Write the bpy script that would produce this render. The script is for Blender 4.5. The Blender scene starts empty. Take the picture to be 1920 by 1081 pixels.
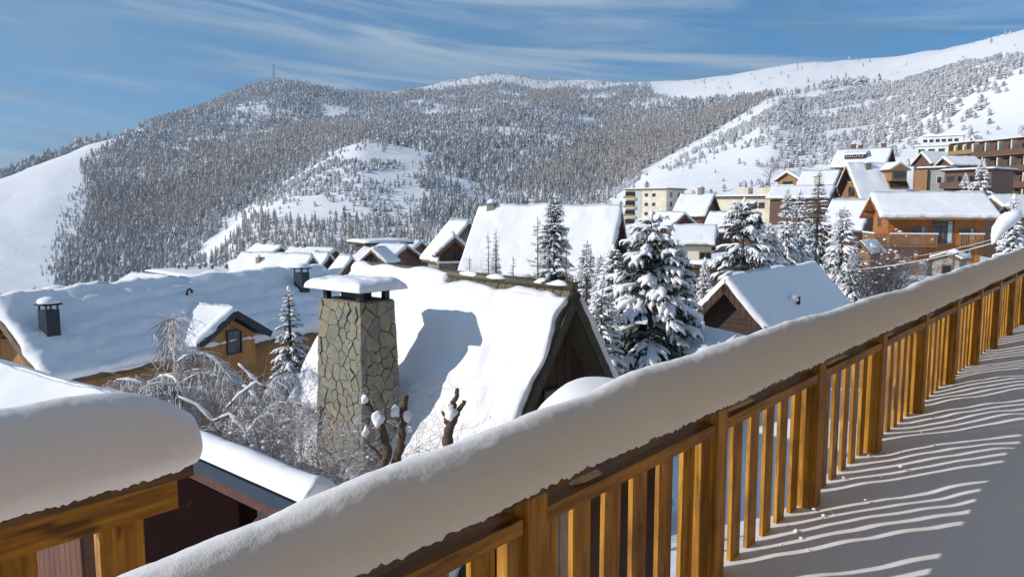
import bpy, math, random
import numpy as np
from mathutils import Vector, Matrix

# ------------------------------------------------------------------ camera, sky, sun, exposure
SC = bpy.context.scene
COL = SC.collection
F, CX, CY, PITCH = 1400.0, 960.0, 540.5, math.radians(6.1)
CP, SP = math.cos(PITCH), math.sin(PITCH)
cam_d = bpy.data.cameras.new('camera')
cam = bpy.data.objects.new('camera', cam_d); COL.objects.link(cam)
cam_d.sensor_width = 36.0; cam_d.lens = F/1920*36.0
cam_d.clip_start = .05; cam_d.clip_end = 30000
cam.location = (0, 0, 0); cam.rotation_euler = (math.radians(90)-PITCH, 0, 0)
SC.camera = cam

SUN_EL, SUN_AZ = math.radians(25.5), math.radians(-105.0)   # azimuth of the sun, from +Y towards +X
to_sun = Vector((math.sin(SUN_AZ)*math.cos(SUN_EL), math.cos(SUN_AZ)*math.cos(SUN_EL), math.sin(SUN_EL)))
ld = bpy.data.lights.new('sun', 'SUN'); ld.energy = 4.7; ld.angle = math.radians(.53); ld.color = (1, .945, .87)
lo = bpy.data.objects.new('sun', ld); COL.objects.link(lo)
lo.rotation_euler = (-to_sun).to_track_quat('-Z', 'Y').to_euler()

W = bpy.data.worlds.new('World'); SC.world = W; W.use_nodes = True
def build_world():
    nt = W.node_tree; N = nt.nodes; L = nt.links; N.clear()
    out = N.new('ShaderNodeOutputWorld'); bg = N.new('ShaderNodeBackground')
    sky = N.new('ShaderNodeTexSky'); sky.sky_type = 'NISHITA'; sky.sun_disc = False
    sky.sun_elevation = SUN_EL; sky.sun_rotation = SUN_AZ
    sky.altitude = 2600; sky.air_density = 1.0; sky.dust_density = .15; sky.ozone_density = 3.5
    bg.inputs['Strength'].default_value = .078
    tc = N.new('ShaderNodeTexCoord'); sx = N.new('ShaderNodeSeparateXYZ'); L.new(tc.outputs['Generated'], sx.inputs[0])
    def m(op, a, b=None):
        n = N.new('ShaderNodeMath'); n.operation = op
        for i, v in enumerate((a, b)):
            if v is None: continue
            if isinstance(v, (int, float)): n.inputs[i].default_value = v
            else: L.new(v, n.inputs[i])
        return n.outputs[0]
    az = m('ARCTAN2', sx.outputs[0], sx.outputs[1]); el = m('ARCSINE', sx.outputs[2])
    # a darker, deeper band of mountain blue low down, as thin air at altitude shows it
    def layer(ax, tilt, ex, seed, scale, detail, lo_, hi_, dist=.6):
        cx = N.new('ShaderNodeCombineXYZ')
        L.new(m('MULTIPLY', az, ax), cx.inputs[0])
        L.new(m('ADD', m('MULTIPLY', el, ex), m('MULTIPLY', az, tilt)), cx.inputs[1])
        cx.inputs[2].default_value = seed
        no = N.new('ShaderNodeTexNoise'); no.inputs['Scale'].default_value = scale
        no.inputs['Detail'].default_value = detail; no.inputs['Roughness'].default_value = .55; no.inputs['Distortion'].default_value = dist
        L.new(cx.outputs[0], no.inputs['Vector'])
        mr = N.new('ShaderNodeMapRange'); mr.interpolation_type = 'SMOOTHSTEP'
        mr.inputs[1].default_value = lo_; mr.inputs[2].default_value = hi_
        L.new(no.outputs[0], mr.inputs[0]); return mr.outputs[0]
    c1 = layer(2.0, 2.6, 24, 3.1, 1.0, 7, .42, .74, .9)       # thin streaks
    c2 = layer(1.7, .9, 11, 11.7, 1.2, 6, .33, .66, .6)       # broad veils
    def mix(fac, a, b, blend='MIX'):
        n = N.new('ShaderNodeMix'); n.data_type = 'RGBA'; n.blend_type = blend
        if isinstance(fac, (int, float)): n.inputs[0].default_value = fac
        else: L.new(fac, n.inputs[0])
        for i, v in ((6, a), (7, b)):
            if isinstance(v, tuple): n.inputs[i].default_value = (*v, 1)
            else: L.new(v, n.inputs[i])
        return n.outputs[2]
    tint = mix(1.0, sky.outputs[0], SKY_TINT, 'MULTIPLY')
    sd = m('ADD', m('MULTIPLY', sx.outputs[0], -.55), .42); sd = m('MAXIMUM', m('MINIMUM', sd, 1.0), 0.0)
    v = mix(m('MULTIPLY', c2, .85), tint, mix(sd, VEIL, VEIL_SUN))
    s = mix(m('MULTIPLY', c1, .85), v, STREAK)
    L.new(s, bg.inputs['Color']); L.new(bg.outputs[0], out.inputs['Surface'])
SKY_TINT = (.29, 1.26, 1.64)
VEIL = (1.3, 3.4, 5.7)                                        # thin cloud away from the sun
VEIL_SUN = (2.3, 4.7, 7.4)                                    # and towards it
STREAK = (6.4, 7.8, 9.2)
build_world()
VS = SC.view_settings
VS.view_transform = 'Standard'; VS.look = 'None'; VS.exposure = 0.0; VS.gamma = 1.0; VS.use_curve_mapping = False
SC.cycles.max_bounces = 6; SC.cycles.diffuse_bounces = 3; SC.cycles.glossy_bounces = 2; SC.cycles.volume_bounces = 0
SC.cycles.use_denoising = True

# ------------------------------------------------------------------ helpers
rnd = random.Random(7)
def at(px, py, d):
    """the point that stands d metres ahead (along the view axis) where the photo shows (px, py)"""
    u, v = (px-CX)/F, (CY-py)/F
    return Vector((u*d, d*CP+v*d*SP, v*d*CP-d*SP))
def proj(P):
    dep = P[1]*CP-P[2]*SP
    return CX+F*P[0]/dep, CY-F*(P[1]*SP+P[2]*CP)/dep, dep

def _hash(ix, iy, iz, seed):
    h = (ix.astype(np.int64)*374761393+iy.astype(np.int64)*668265263+iz.astype(np.int64)*2147483647+seed*1274126177) & 0xffffffff
    h = ((h ^ (h >> 13))*1274126177) & 0xffffffff
    return ((h ^ (h >> 16)) & 0xffff)/65535.0
def vnoise(x, y, z, seed=0):
    x, y, z = np.broadcast_arrays(np.asarray(x, float), np.asarray(y, float), np.asarray(z, float))
    ix, iy, iz = np.floor(x), np.floor(y), np.floor(z)
    fx, fy, fz = x-ix, y-iy, z-iz
    fx, fy, fz = fx*fx*(3-2*fx), fy*fy*(3-2*fy), fz*fz*(3-2*fz)
    r = 0
    for a in (0, 1):
        for b in (0, 1):
            for c in (0, 1):
                r = r+_hash(ix+a, iy+b, iz+c, seed)*(fx if a else 1-fx)*(fy if b else 1-fy)*(fz if c else 1-fz)
    return r*2-1
def fbm(x, y, z, oct=4, seed=0, gain=.5):
    r, a, f = 0, 1.0, 1.0
    for k in range(oct):
        r = r+a*vnoise(np.asarray(x)*f, np.asarray(y)*f, np.asarray(z)*f, seed+k); a *= gain; f *= 2.03
    return r

def mesh_np(name, V, T, col=None, smooth=False):
    V = np.ascontiguousarray(V, np.float32).reshape(-1, 3); T = np.ascontiguousarray(T, np.int32)
    k = T.shape[1]; me = bpy.data.meshes.new(name)
    me.vertices.add(len(V)); me.vertices.foreach_set('co', V.ravel())
    me.loops.add(T.size); me.loops.foreach_set('vertex_index', T.ravel())
    me.polygons.add(len(T)); me.polygons.foreach_set('loop_start', np.arange(0, T.size, k, dtype=np.int32))
    me.polygons.foreach_set('loop_total', np.full(len(T), k, np.int32))
    if smooth: me.polygons.foreach_set('use_smooth', np.ones(len(T), bool))
    me.update(calc_edges=True)
    if col is not None:
        at_ = me.color_attributes.new('Col', 'FLOAT_COLOR', 'POINT')
        at_.data.foreach_set('color', np.ascontiguousarray(col, np.float32).ravel())
    return me

def link(name, me, mat=None, parent=None):
    o = bpy.data.objects.new(name, me); COL.objects.link(o)
    if mat is not None and me is not None and not me.materials: me.materials.append(mat)
    if parent is not None: o.parent = parent
    return o
def tag(o, label=None, cat=None, group=None, kind=None):
    for k, v in (('label', label), ('category', cat), ('group', group), ('kind', kind)):
        if v: o[k] = v
    return o
def empty(name, loc, rz=0, label=None, cat=None, group=None):
    o = bpy.data.objects.new(name, None); COL.objects.link(o)
    o.location = loc; o.rotation_euler = (0, 0, rz); o.empty_display_size = .2
    return tag(o, label, cat, group)
def root_inv(o):
    while o.parent is not None: o = o.parent
    return (Matrix.Translation(o.location) @ Matrix.Rotation(o.rotation_euler.z, 4, 'Z')).inverted()

class MB:
    """collects geometry for one mesh object"""
    def __init__(s): s.v, s.f, s.sm = [], [], False
    def add(s, vs, fs):
        n = len(s.v); s.v.extend(tuple(p) for p in vs); s.f.extend(tuple(i+n for i in f) for f in fs); return s
    def box(s, c, size, M=None, taper=1.0):
        hx, hy, hz = size[0]/2, size[1]/2, size[2]/2
        vs = []
        for z, t in ((-hz, 1), (hz, taper)):
            for x, y in ((-hx, -hy), (hx, -hy), (hx, hy), (-hx, hy)):
                p = Vector((x*t, y*t, z))
                if M is not None: p = M @ p
                vs.append((c[0]+p[0], c[1]+p[1], c[2]+p[2]))
        return s.add(vs, [(3, 2, 1, 0), (4, 5, 6, 7), (0, 1, 5, 4), (1, 2, 6, 5), (2, 3, 7, 6), (3, 0, 4, 7)])
    def bar(s, a, b, w, h, up=(0, 0, 1)):
        a, b = Vector(a), Vector(b); x = (b-a).normalized(); up = Vector(up)
        y = up.cross(x).normalized(); z = x.cross(y)
        M = Matrix((x, y, z)).transposed()
        return s.box((a+b)/2, ((b-a).length, w, h), M)
    def tube(s, pts, rad, n=6, cap=True, squash=1.0, up=None):
        pts = [Vector(p) for p in pts]; k = len(pts); base = len(s.v)
        prev = None
        for i, p in enumerate(pts):
            d = (pts[min(i+1, k-1)]-pts[max(i-1, 0)])
            d = d.normalized() if d.length > 1e-9 else Vector((0, 0, 1))
            ref = Vector(up) if up is not None else (prev if prev is not None else (Vector((0, 0, 1)) if abs(d.z) < .9 else Vector((1, 0, 0))))
            zz = ref-d*ref.dot(d)
            zz = zz.normalized() if zz.length > 1e-6 else d.orthogonal().normalized()
            yy = d.cross(zz); prev = zz
            r = rad[i] if hasattr(rad, '__len__') else rad
            for j in range(n):
                a = 2*math.pi*j/n
                q = p+yy*(math.cos(a)*r)+zz*(math.sin(a)*r*squash)
                s.v.append((q.x, q.y, q.z))
        for i in range(k-1):
            for j in range(n):
                a, b = base+i*n+j, base+i*n+(j+1) % n
                s.f.append((a, b, b+n, a+n))
        if cap:
            s.f.append(tuple(base+j for j in reversed(range(n)))); s.f.append(tuple(base+(k-1)*n+j for j in range(n)))
        return s
    def prism(s, poly, z0, z1):
        n = len(poly)
        vs = [(x, y, z0) for x, y in poly]+[(x, y, z1) for x, y in poly]
        fs = [tuple(reversed(range(n))), tuple(range(n, 2*n))]+[(i, (i+1) % n, n+(i+1) % n, n+i) for i in range(n)]
        return s.add(vs, fs)
    def blob(s, c, r, seed=0, nu=10, nv=7, amp=.15, flat=.35):
        c = Vector(c); base = len(s.v)
        th = np.linspace(0, math.pi, nv+1)
        for i in range(nv+1):
            for j in range(nu):
                a = 2*math.pi*j/nu
                d = (math.sin(th[i])*math.cos(a), math.sin(th[i])*math.sin(a), math.cos(th[i]))
                k = 1+amp*float(vnoise(d[0]*1.7+seed, d[1]*1.7, d[2]*1.7, seed))
                z = d[2] if d[2] > 0 else d[2]*flat
                s.v.append((c.x+r[0]*d[0]*k, c.y+r[1]*d[1]*k, c.z+r[2]*z*k))
        for i in range(nv):
            for j in range(nu):
                a, b = base+i*nu+j, base+i*nu+(j+1) % nu
                s.f.append((a, a+nu, b+nu, b))
        return s
    def grid(s, G):
        n, m = G.shape[:2]; base = len(s.v)
        s.v.extend(map(tuple, G.reshape(-1, 3).tolist()))
        for i in range(n-1):
            for j in range(m-1):
                a = base+i*m+j
                s.f.append((a, a+1, a+m+1, a+m))
        return s
    def mesh(s, name):
        me = bpy.data.meshes.new(name); me.from_pydata(s.v, [], s.f)
        if s.sm: me.polygons.foreach_set('use_smooth', [True]*len(me.polygons))
        me.update(); return me
    def build(s, name, mat, parent=None, world=False, smooth=None):
        if smooth is not None: s.sm = smooth
        if world and parent is not None:
            M = root_inv(parent); s.v = [tuple(M @ Vector(p)) for p in s.v]
        return link(name, s.mesh(name), mat, parent)

# ------------------------------------------------------------------ materials
MATS = {}
def newmat(name):
    m = bpy.data.materials.new(name); m.use_nodes = True
    nt = m.node_tree; nt.nodes.clear(); MATS[name] = m
    o = nt.nodes.new('ShaderNodeOutputMaterial'); b = nt.nodes.new('ShaderNodeBsdfPrincipled')
    nt.links.new(b.outputs[0], o.inputs[0])
    return m, nt, b
class NT:
    def __init__(s, nt): s.nt = nt
    def n(s, t, **k):
        x = s.nt.nodes.new(t)
        for a, b in k.items(): setattr(x, a, b)
        return x
    def put(s, v, sock):
        if isinstance(v, (int, float)): sock.default_value = v
        elif isinstance(v, tuple): sock.default_value = (*v, 1) if len(v) == 3 and sock.type == 'RGBA' else v
        else: s.nt.links.new(v, sock)
    def math(s, op, a, b=None, c=None, clamp=False):
        x = s.n('ShaderNodeMath', operation=op, use_clamp=clamp)
        for i, v in enumerate((a, b, c)):
            if v is not None: s.put(v, x.inputs[i])
        return x.outputs[0]
    def mix(s, f, a, b, blend='MIX'):
        x = s.n('ShaderNodeMix', data_type='RGBA', blend_type=blend)
        s.put(f, x.inputs[0]); s.put(a, x.inputs[6]); s.put(b, x.inputs[7]); return x.outputs[2]
    def ramp(s, v, lo, hi, a=0.0, b=1.0):
        x = s.n('ShaderNodeMapRange', interpolation_type='SMOOTHSTEP')
        s.put(v, x.inputs[0]); s.put(lo, x.inputs[1]); s.put(hi, x.inputs[2]); s.put(a, x.inputs[3]); s.put(b, x.inputs[4]); return x.outputs[0]
    def coord(s, kind='Object', scale=(1, 1, 1), rand=0.0):
        if kind == 'World': v = s.n('ShaderNodeNewGeometry').outputs['Position']
        else: v = s.n('ShaderNodeTexCoord').outputs[kind]
        x = s.n('ShaderNodeMapping'); s.put(v, x.inputs[0]); x.inputs['Scale'].default_value = scale
        if rand:
            oi = s.n('ShaderNodeObjectInfo'); c = s.n('ShaderNodeCombineXYZ')
            for i in range(3): s.put(s.math('MULTIPLY', oi.outputs['Random'], rand*(i+1)), c.inputs[i])
            s.nt.links.new(c.outputs[0], x.inputs['Location'])
        return x.outputs[0]
    def noise(s, vec, scale, detail=4, rough=.5, dist=0):
        x = s.n('ShaderNodeTexNoise'); s.put(vec, x.inputs['Vector'])
        for k, v in (('Scale', scale), ('Detail', detail), ('Roughness', rough), ('Distortion', dist)): x.inputs[k].default_value = v
        return x.outputs[0]
    def bump(s, h, strength, dist, prev=None):
        x = s.n('ShaderNodeBump'); x.inputs['Strength'].default_value = strength; x.inputs['Distance'].default_value = dist
        s.put(h, x.inputs['Height'])
        if prev is not None: s.put(prev, x.inputs['Normal'])
        return x.outputs[0]

def snow_mat(name, base=(.875, .86, .87), grains=True, lumps=.03):
    m, nt, b = newmat(name); k = NT(nt); w = k.coord('World')
    b.inputs['Roughness'].default_value = .75; b.inputs['Specular IOR Level'].default_value = .25
    n1 = k.noise(w, .7, 3)
    k.put(k.mix(k.ramp(n1, .3, .7), base, tuple(c*.965 for c in base)), b.inputs['Base Color'])
    bp = k.bump(k.noise(w, 2.2, 4), .6, lumps)
    if grains:
        bp = k.bump(k.noise(w, 75, 3, .7), .4, .004, bp)
        bp = k.bump(k.noise(w, 260, 2, .6), .35, .0022, bp)
    else: bp = k.bump(k.noise(w, 9, 4, .6), .5, .02, bp)
    k.put(bp, b.inputs['Normal']); return m
SNOW = snow_mat('snow', lumps=.012); SNOW_FAR = snow_mat('roof_snow', grains=False, lumps=.05)

def wood_mat(name, ca, cb, axis='Z', rough=.5, planks=0.0, horiz=False, spec=.4, stain=.5, knots=False):
    """grain along a local axis; planks = board width in metres for cladding"""
    m, nt, b = newmat(name); k = NT(nt)
    sc = {'X': (1.2, 16, 16), 'Y': (16, 1.2, 16), 'Z': (16, 16, 1.2)}[axis]
    v = k.coord('Object', sc, 13.0)
    g = k.noise(v, 1.6, 7, .62, .8)
    blotch = k.noise(k.coord('Object', (1, 1, 1), 7.0), 3.2, 4, .6)
    col = k.mix(k.ramp(g, .32, .7), ca, cb)
    col = k.mix(k.math('MULTIPLY', k.ramp(blotch, .45, .72), stain), col, tuple(c*.42 for c in ca))
    if knots:
        kv = {'X': (2.5, 11, 11), 'Y': (11, 2.5, 11), 'Z': (11, 11, 2.5)}[axis]
        kn = k.noise(k.coord('Object', kv, 29.0), 1.0, 2, .5)
        col = k.mix(k.math('MULTIPLY', k.ramp(kn, .66, .74), .8), col, tuple(c*.25 for c in ca))
        wx = k.noise(k.coord('Object', tuple(c*2.2 for c in kv), 5.0), 1.3, 5, .7)
        col = k.mix(k.math('MULTIPLY', k.ramp(wx, .56, .72), .22), col, (.20, .15, .085))
    bp = k.bump(g, .45, .005)
    if planks:
        sx = k.n('ShaderNodeSeparateXYZ'); k.put(k.coord('Object'), sx.inputs[0])
        t = sx.outputs[2] if horiz else k.math('ADD', sx.outputs[0], sx.outputs[1])
        t = k.math('DIVIDE', t, planks)
        fr = k.math('FRACT', t); idx = k.math('FLOOR', t)
        wn = k.n('ShaderNodeTexWhiteNoise', noise_dimensions='1D'); k.put(idx, wn.inputs['W'])
        col = k.mix(k.math('MULTIPLY', wn.outputs[0], .45), col, tuple(c*.45 for c in cb))
        e = k.math('MULTIPLY', k.math('ABSOLUTE', k.math('SUBTRACT', fr, .5)), 2)
        gr = k.ramp(e, .86, .97)
        col = k.mix(k.math('MULTIPLY', gr, .75), col, tuple(c*.18 for c in ca))
        bp = k.bump(k.math('SUBTRACT', 1.0, gr), .7, .02, bp)
    k.put(col, b.inputs['Base Color']); b.inputs['Roughness'].default_value = rough
    b.inputs['Specular IOR Level'].default_value = spec
    k.put(bp, b.inputs['Normal']); return m
RAIL_Z = wood_mat('rail_wood_upright', (.27, .108, .008), (.62, .30, .024), 'Z', .5, stain=.6, knots=True)
RAIL_X = wood_mat('rail_wood_lengthwise', (.23, .095, .008), (.54, .26, .022), 'X', .5, stain=.6, knots=True)
RAIL_TOP = wood_mat('handrail_wood', (.10, .06, .03), (.22, .13, .06), 'X', .75, stain=.7)
CLAD = wood_mat('orange_cladding', (.46, .145, .026), (.62, .225, .045), 'Z', .6, planks=.2)
CLADA = wood_mat('amber_cladding', (.42, .18, .045), (.58, .28, .08), 'Z', .6, planks=.15)
CLAD2 = wood_mat('honey_cladding', (.32, .16, .06), (.44, .25, .11), 'Z', .6, planks=.16)
BROWN = wood_mat('brown_cladding', (.13, .05, .028), (.2, .085, .045), 'Z', .7, planks=.18)
BROWNH = wood_mat('brown_boards', (.045, .025, .017), (.075, .043, .028), 'X', .75, planks=.16, horiz=True)
DARKW = wood_mat('dark_timber', (.05, .026, .016), (.085, .045, .028), 'Z', .75, planks=.2)
GREYW = wood_mat('weathered_boards', (.24, .2, .16), (.36, .31, .25), 'Z', .8, planks=.16)
TRIM = wood_mat('trim_timber', (.12, .075, .045), (.2, .125, .07), 'X', .7)
def plain(name, col, rough=.6, metal=0.0, var=.12, scale=2.0, bump=0.0, spec=.4):
    m, nt, b = newmat(name); k = NT(nt); w = k.coord('World')
    n = k.noise(w, scale, 5, .6)
    k.put(k.mix(k.ramp(n, .3, .7), tuple(c*(1-var) for c in col), tuple(min(1, c*(1+var)) for c in col)), b.inputs['Base Color'])
    b.inputs['Roughness'].default_value = rough; b.inputs['Metallic'].default_value = metal; b.inputs['Specular IOR Level'].default_value = spec
    if bump: k.put(k.bump(k.noise(w, scale*6, 5, .6), .5, bump), b.inputs['Normal'])
    return m
NAVY = plain('navy_metal', (.014, .022, .036), .5)
BLACKM = plain('black_metal', (.02, .02, .022), .5)
TILE = plain('olive_brown_metal', (.105, .085, .05), .55, var=.2, scale=5)
PLASTER = plain('cream_plaster', (.66, .6, .47), .9, scale=.6)
WHITEP = plain('white_plaster', (.72, .72, .7), .9, scale=.6)
GREYP = plain('grey_plaster', (.33, .34, .31), .9, scale=.6)
PANEL = plain('pale_panel', (.45, .5, .48), .8)
BRICKC = plain('chimney_render', (.27, .22, .18), .9)
REDW = plain('red_brown_panel', (.135, .07, .048), .7, scale=3)
OCHRE = plain('ochre_panel', (.3, .19, .09), .7, scale=3)
MORTAR = plain('mortar', (.2, .19, .16), .95, var=.3, scale=9, bump=.01)
RUBBLE = plain('rubble_wall', (.30, .28, .24), .95, var=.4, scale=3, bump=.04)
BARK = plain('bark', (.11, .075, .05), .95, var=.4, scale=22, bump=.02)
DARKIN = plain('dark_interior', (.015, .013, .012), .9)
CURTAIN = plain('pale_curtain', (.55, .62, .6), .9)
ROPE = plain('cable', (.35, .35, .36), .6)
BERRY = plain('rosehip', (.3, .03, .02), .5)
STEEL = plain('grey_steel', (.2, .22, .24), .5)
DARKBEAM = plain('rust_brown_beam', (.085, .035, .026), .8, var=.35, scale=14, bump=.006)
def glass_mat():
    m, nt, b = newmat('window_glass'); k = NT(nt)
    n = k.noise(k.coord('World'), 1.3, 3)
    k.put(k.mix(k.ramp(n, .4, .65), (.012, .016, .02), (.05, .06, .065)), b.inputs['Base Color'])
    b.inputs['Roughness'].default_value = .08; b.inputs['Specular IOR Level'].default_value = .6
    return m
GLASS = glass_mat()
def stone_mat():
    m, nt, b = newmat('flagstone'); k = NT(nt)
    oi = k.n('ShaderNodeObjectInfo'); w = k.coord('World')
    cr = k.n('ShaderNodeValToRGB'); k.put(oi.outputs['Random'], cr.inputs[0])
    e = cr.color_ramp.elements; cols = [(.20, .205, .18), (.28, .26, .19), (.24, .245, .21), (.34, .29, .2), (.26, .265, .225), (.31, .30, .245)]
    e[0].color = (*cols[0], 1); e[0].position = 0; e[1].color = (*cols[-1], 1); e[1].position = 1
    for i, c in enumerate(cols[1:-1]): x = e.new((i+1)/5); x.color = (*c, 1)
    n = k.noise(w, 14, 6, .62); n2 = k.noise(w, 4.5, 4)
    col = k.mix(k.ramp(n, .3, .72), cr.outputs[0], k.mix(1.0, cr.outputs[0], (.62, .62, .6), 'MULTIPLY'))
    col = k.mix(k.math('MULTIPLY', k.ramp(n2, .5, .75), .5), col, (.36, .29, .18))
    k.put(col, b.inputs['Base Color']); b.inputs['Roughness'].default_value = .9
    k.put(k.bump(n, .6, .012), b.inputs['Normal']); return m
STONE = stone_mat()

def leafy(name, snow_lo=.15, snow_hi=.75, nscale=1.2, namp=1.1):
    """vegetation colour from the mesh, snow lying on what faces up"""
    m, nt, b = newmat(name); k = NT(nt)
    a = k.n('ShaderNodeAttribute', attribute_name='Col'); g = k.n('ShaderNodeNewGeometry')
    sx = k.n('ShaderNodeSeparateXYZ'); k.put(g.outputs['True Normal'], sx.inputs[0])
    n = k.noise(k.coord('World'), nscale, 3, .6)
    up = k.math('ABSOLUTE', sx.outputs[2])
    f = k.math('ADD', up, k.math('MULTIPLY', k.math('SUBTRACT', n, .5), namp))
    f = k.math('MULTIPLY', k.ramp(f, snow_lo, snow_hi), a.outputs['Alpha'])
    k.put(k.mix(f, a.outputs['Color'], (.83, .82, .84)), b.inputs['Base Color'])
    b.inputs['Roughness'].default_value = .85; b.inputs['Specular IOR Level'].default_value = .2
    return m
FOREST = leafy('forest_foliage', snow_lo=-.25, snow_hi=1.0, nscale=.35, namp=.7)
NEEDLE = leafy('needles', snow_lo=.55, snow_hi=1.1, nscale=9)
TWIG = leafy('frosted_twig', snow_lo=-.12, snow_hi=.55, nscale=6)

# ------------------------------------------------------------------ terrain
NEAR_R = [1, 6, 15, 40, 75, 110, 150, 220]
NEAR = {-400: [-5, -6.5, -8.5, -11, -16, -22, -30, -45], 0: [-5, -6.5, -8.5, -11, -15, -20, -27, -42], 300: [-5, -6.5, -8.5, -10, -13, -15, -20, -33],
        600: [-5, -6.5, -8.5, -9.5, -10, -12, -16, -25], 900: [-2.9, -3.6, -7, -8.5, -8.5, -9, -11, -17], 1200: [-2.7, -3.1, -6.2, -7, -6.5, -5, -4.5, -5],
        1500: [-2.6, -2.9, -5.6, -6, -5, -3, -.5, 6], 1750: [-2.6, -2.9, -5.6, -6.6, -6.6, -5, -1.5, 9], 1920: [-2.6, -2.9, -5.6, -6.5, -6.5, -6, -3, 7],
        2400: [-2.6, -2.9, -5.6, -5.5, -5, -3, 2, 16]}
FAR = {-400: [(450, 575), (600, 515), (750, 465), (900, 430), (1050, 405)], 0: [(450, 556), (600, 485), (750, 428), (900, 382), (1100, 332)],
       85: [(450, 552), (620, 475), (780, 408), (950, 347), (1120, 300)], 180: [(450, 550), (640, 467), (800, 397), (980, 327), (1180, 264)],
       290: [(430, 545), (650, 460), (820, 387), (1050, 302), (1350, 226)], 370: [(400, 520), (600, 445), (800, 377), (1080, 282), (1450, 196)],
       430: [(380, 485), (480, 440), (640, 432), (1100, 277), (1550, 172)], 480: [(380, 470), (490, 396), (650, 398), (1120, 267), (1600, 150)],
       540: [(380, 460), (540, 350), (690, 358), (1150, 252), (1650, 135)], 600: [(380, 455), (600, 310), (740, 316), (1200, 242), (1680, 144)],
       680: [(380, 455), (680, 270), (800, 270), (1250, 227), (1720, 160)], 740: [(380, 455), (700, 279), (820, 281), (1350, 202), (1850, 163)],
       820: [(380, 450), (670, 300), (800, 300), (1500, 192), (2150, 151)], 930: [(400, 430), (650, 335), (950, 257), (1500, 187), (2300, 131)],
       1010: [(400, 425), (650, 335), (950, 257), (1500, 192), (2300, 144)], 1130: [(290, 405), (330, 376), (560, 381), (1200, 252), (2200, 148)],
       1230: [(290, 350), (430, 310), (620, 317), (1150, 242), (1950, 147)], 1330: [(280, 335), (560, 258), (740, 263), (1150, 212), (1750, 134)],
       1440: [(270, 332), (740, 196), (860, 197), (1200, 172), (1650, 120)], 1520: [(270, 325), (600, 237), (850, 187), (1150, 160), (1580, 113)],
       1640: [(285, 285), (480, 232), (700, 192), (1000, 152), (1500, 108)], 1720: [(285, 270), (350, 190), (480, 196), (900, 147), (1430, 93)],
       1800: [(285, 250), (340, 150), (450, 158), (850, 122), (1370, 77)], 1920: [(285, 235), (330, 105), (430, 113), (800, 87), (1300, 50)],
       2400: [(285, 225), (330, 80), (430, 75), (800, 30), (1300, -40)]}
def make_terrain_grid():
    RR = np.exp(np.linspace(math.log(1.0), math.log(3600), 215))
    fx = sorted(FAR); fth = np.array([math.atan((x-CX)/F) for x in fx])
    prof = []
    for x in fx:
        nz = [float(np.interp(x, sorted(NEAR), [NEAR[k][i] for k in sorted(NEAR)])) for i in range(len(NEAR_R))]
        r = list(NEAR_R); z = list(nz)
        for rr, py in FAR[x]:
            d = at(x, py, 1.0); r.append(rr); z.append(d.z*rr/math.hypot(d.x, d.y))
        rc, zc = r[-1], z[-1]
        r += [rc*1.06, rc*1.5, 3700]; z += [zc-2, zc-.1*rc, zc-.16*rc]
        p = np.interp(np.log(RR), np.log(r), z)
        prof.append((np.log(RR), r, z, p))
    TH = np.concatenate([np.linspace(-math.pi, -.87, 40, endpoint=False), np.linspace(-.87, .92, 330), np.linspace(.92, math.pi, 41)[1:]])
    P = np.array([q[3] for q in prof])                     # columns x r
    # wrap: the same hillside goes on round behind the camera
    tt = np.concatenate([[-math.pi], fth, [math.pi]]); back = (P[0]*.5+P[-1]*.5)
    PP = np.vstack([back, P, back])
    Z = np.empty((len(TH), len(RR)))
    for j in range(len(RR)): Z[:, j] = np.interp(TH, tt, PP[:, j])
    # soften
    ker = np.array([1, 2, 3, 2, 1.]); ker /= ker.sum()
    for it in range(2):
        Zp = np.pad(Z, ((0, 0), (2, 2)), mode='edge'); Z = sum(Zp[:, i:i+Z.shape[1]]*ker[i] for i in range(5))
    for it in range(2):
        Zp = np.pad(Z, ((2, 2), (0, 0)), mode='edge'); Z = sum(Zp[i:i+Z.shape[0]]*ker[i] for i in range(5))
    X = np.sin(TH)[:, None]*RR[None]; Y = np.cos(TH)[:, None]*RR[None]
    amp = np.clip((RR-200)/900, 0, 1)*7
    Z = Z+fbm(X/170, Y/170, 0, 5, 3)*amp[None]*.8+fbm(X/9, Y/9, 0, 3, 9)*np.clip((RR-10)/40, 0, 1)[None]*.18+fbm(X/35, Y/35, 4, 3, 13)*np.clip((RR-250)/400, 0, 1)[None]*.9
    return TH, RR, X, Y, Z
TH, RR, TX, TY, TZ = make_terrain_grid()
LRR = np.log(RR)
def ground(x, y):
    x = np.asarray(x, float); y = np.asarray(y, float)
    th = np.arctan2(x, y); lr = np.log(np.maximum(np.hypot(x, y), 1.001))
    i = np.clip(np.searchsorted(TH, th)-1, 0, len(TH)-2); j = np.clip(np.searchsorted(LRR, lr)-1, 0, len(LRR)-2)
    a = (th-TH[i])/(TH[i+1]-TH[i]); b = (lr-LRR[j])/(LRR[j+1]-LRR[j])
    return TZ[i, j]*(1-a)*(1-b)+TZ[i+1, j]*a*(1-b)+TZ[i, j+1]*(1-a)*b+TZ[i+1, j+1]*a*b
def gz(x, y): return float(ground(x, y))
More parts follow.
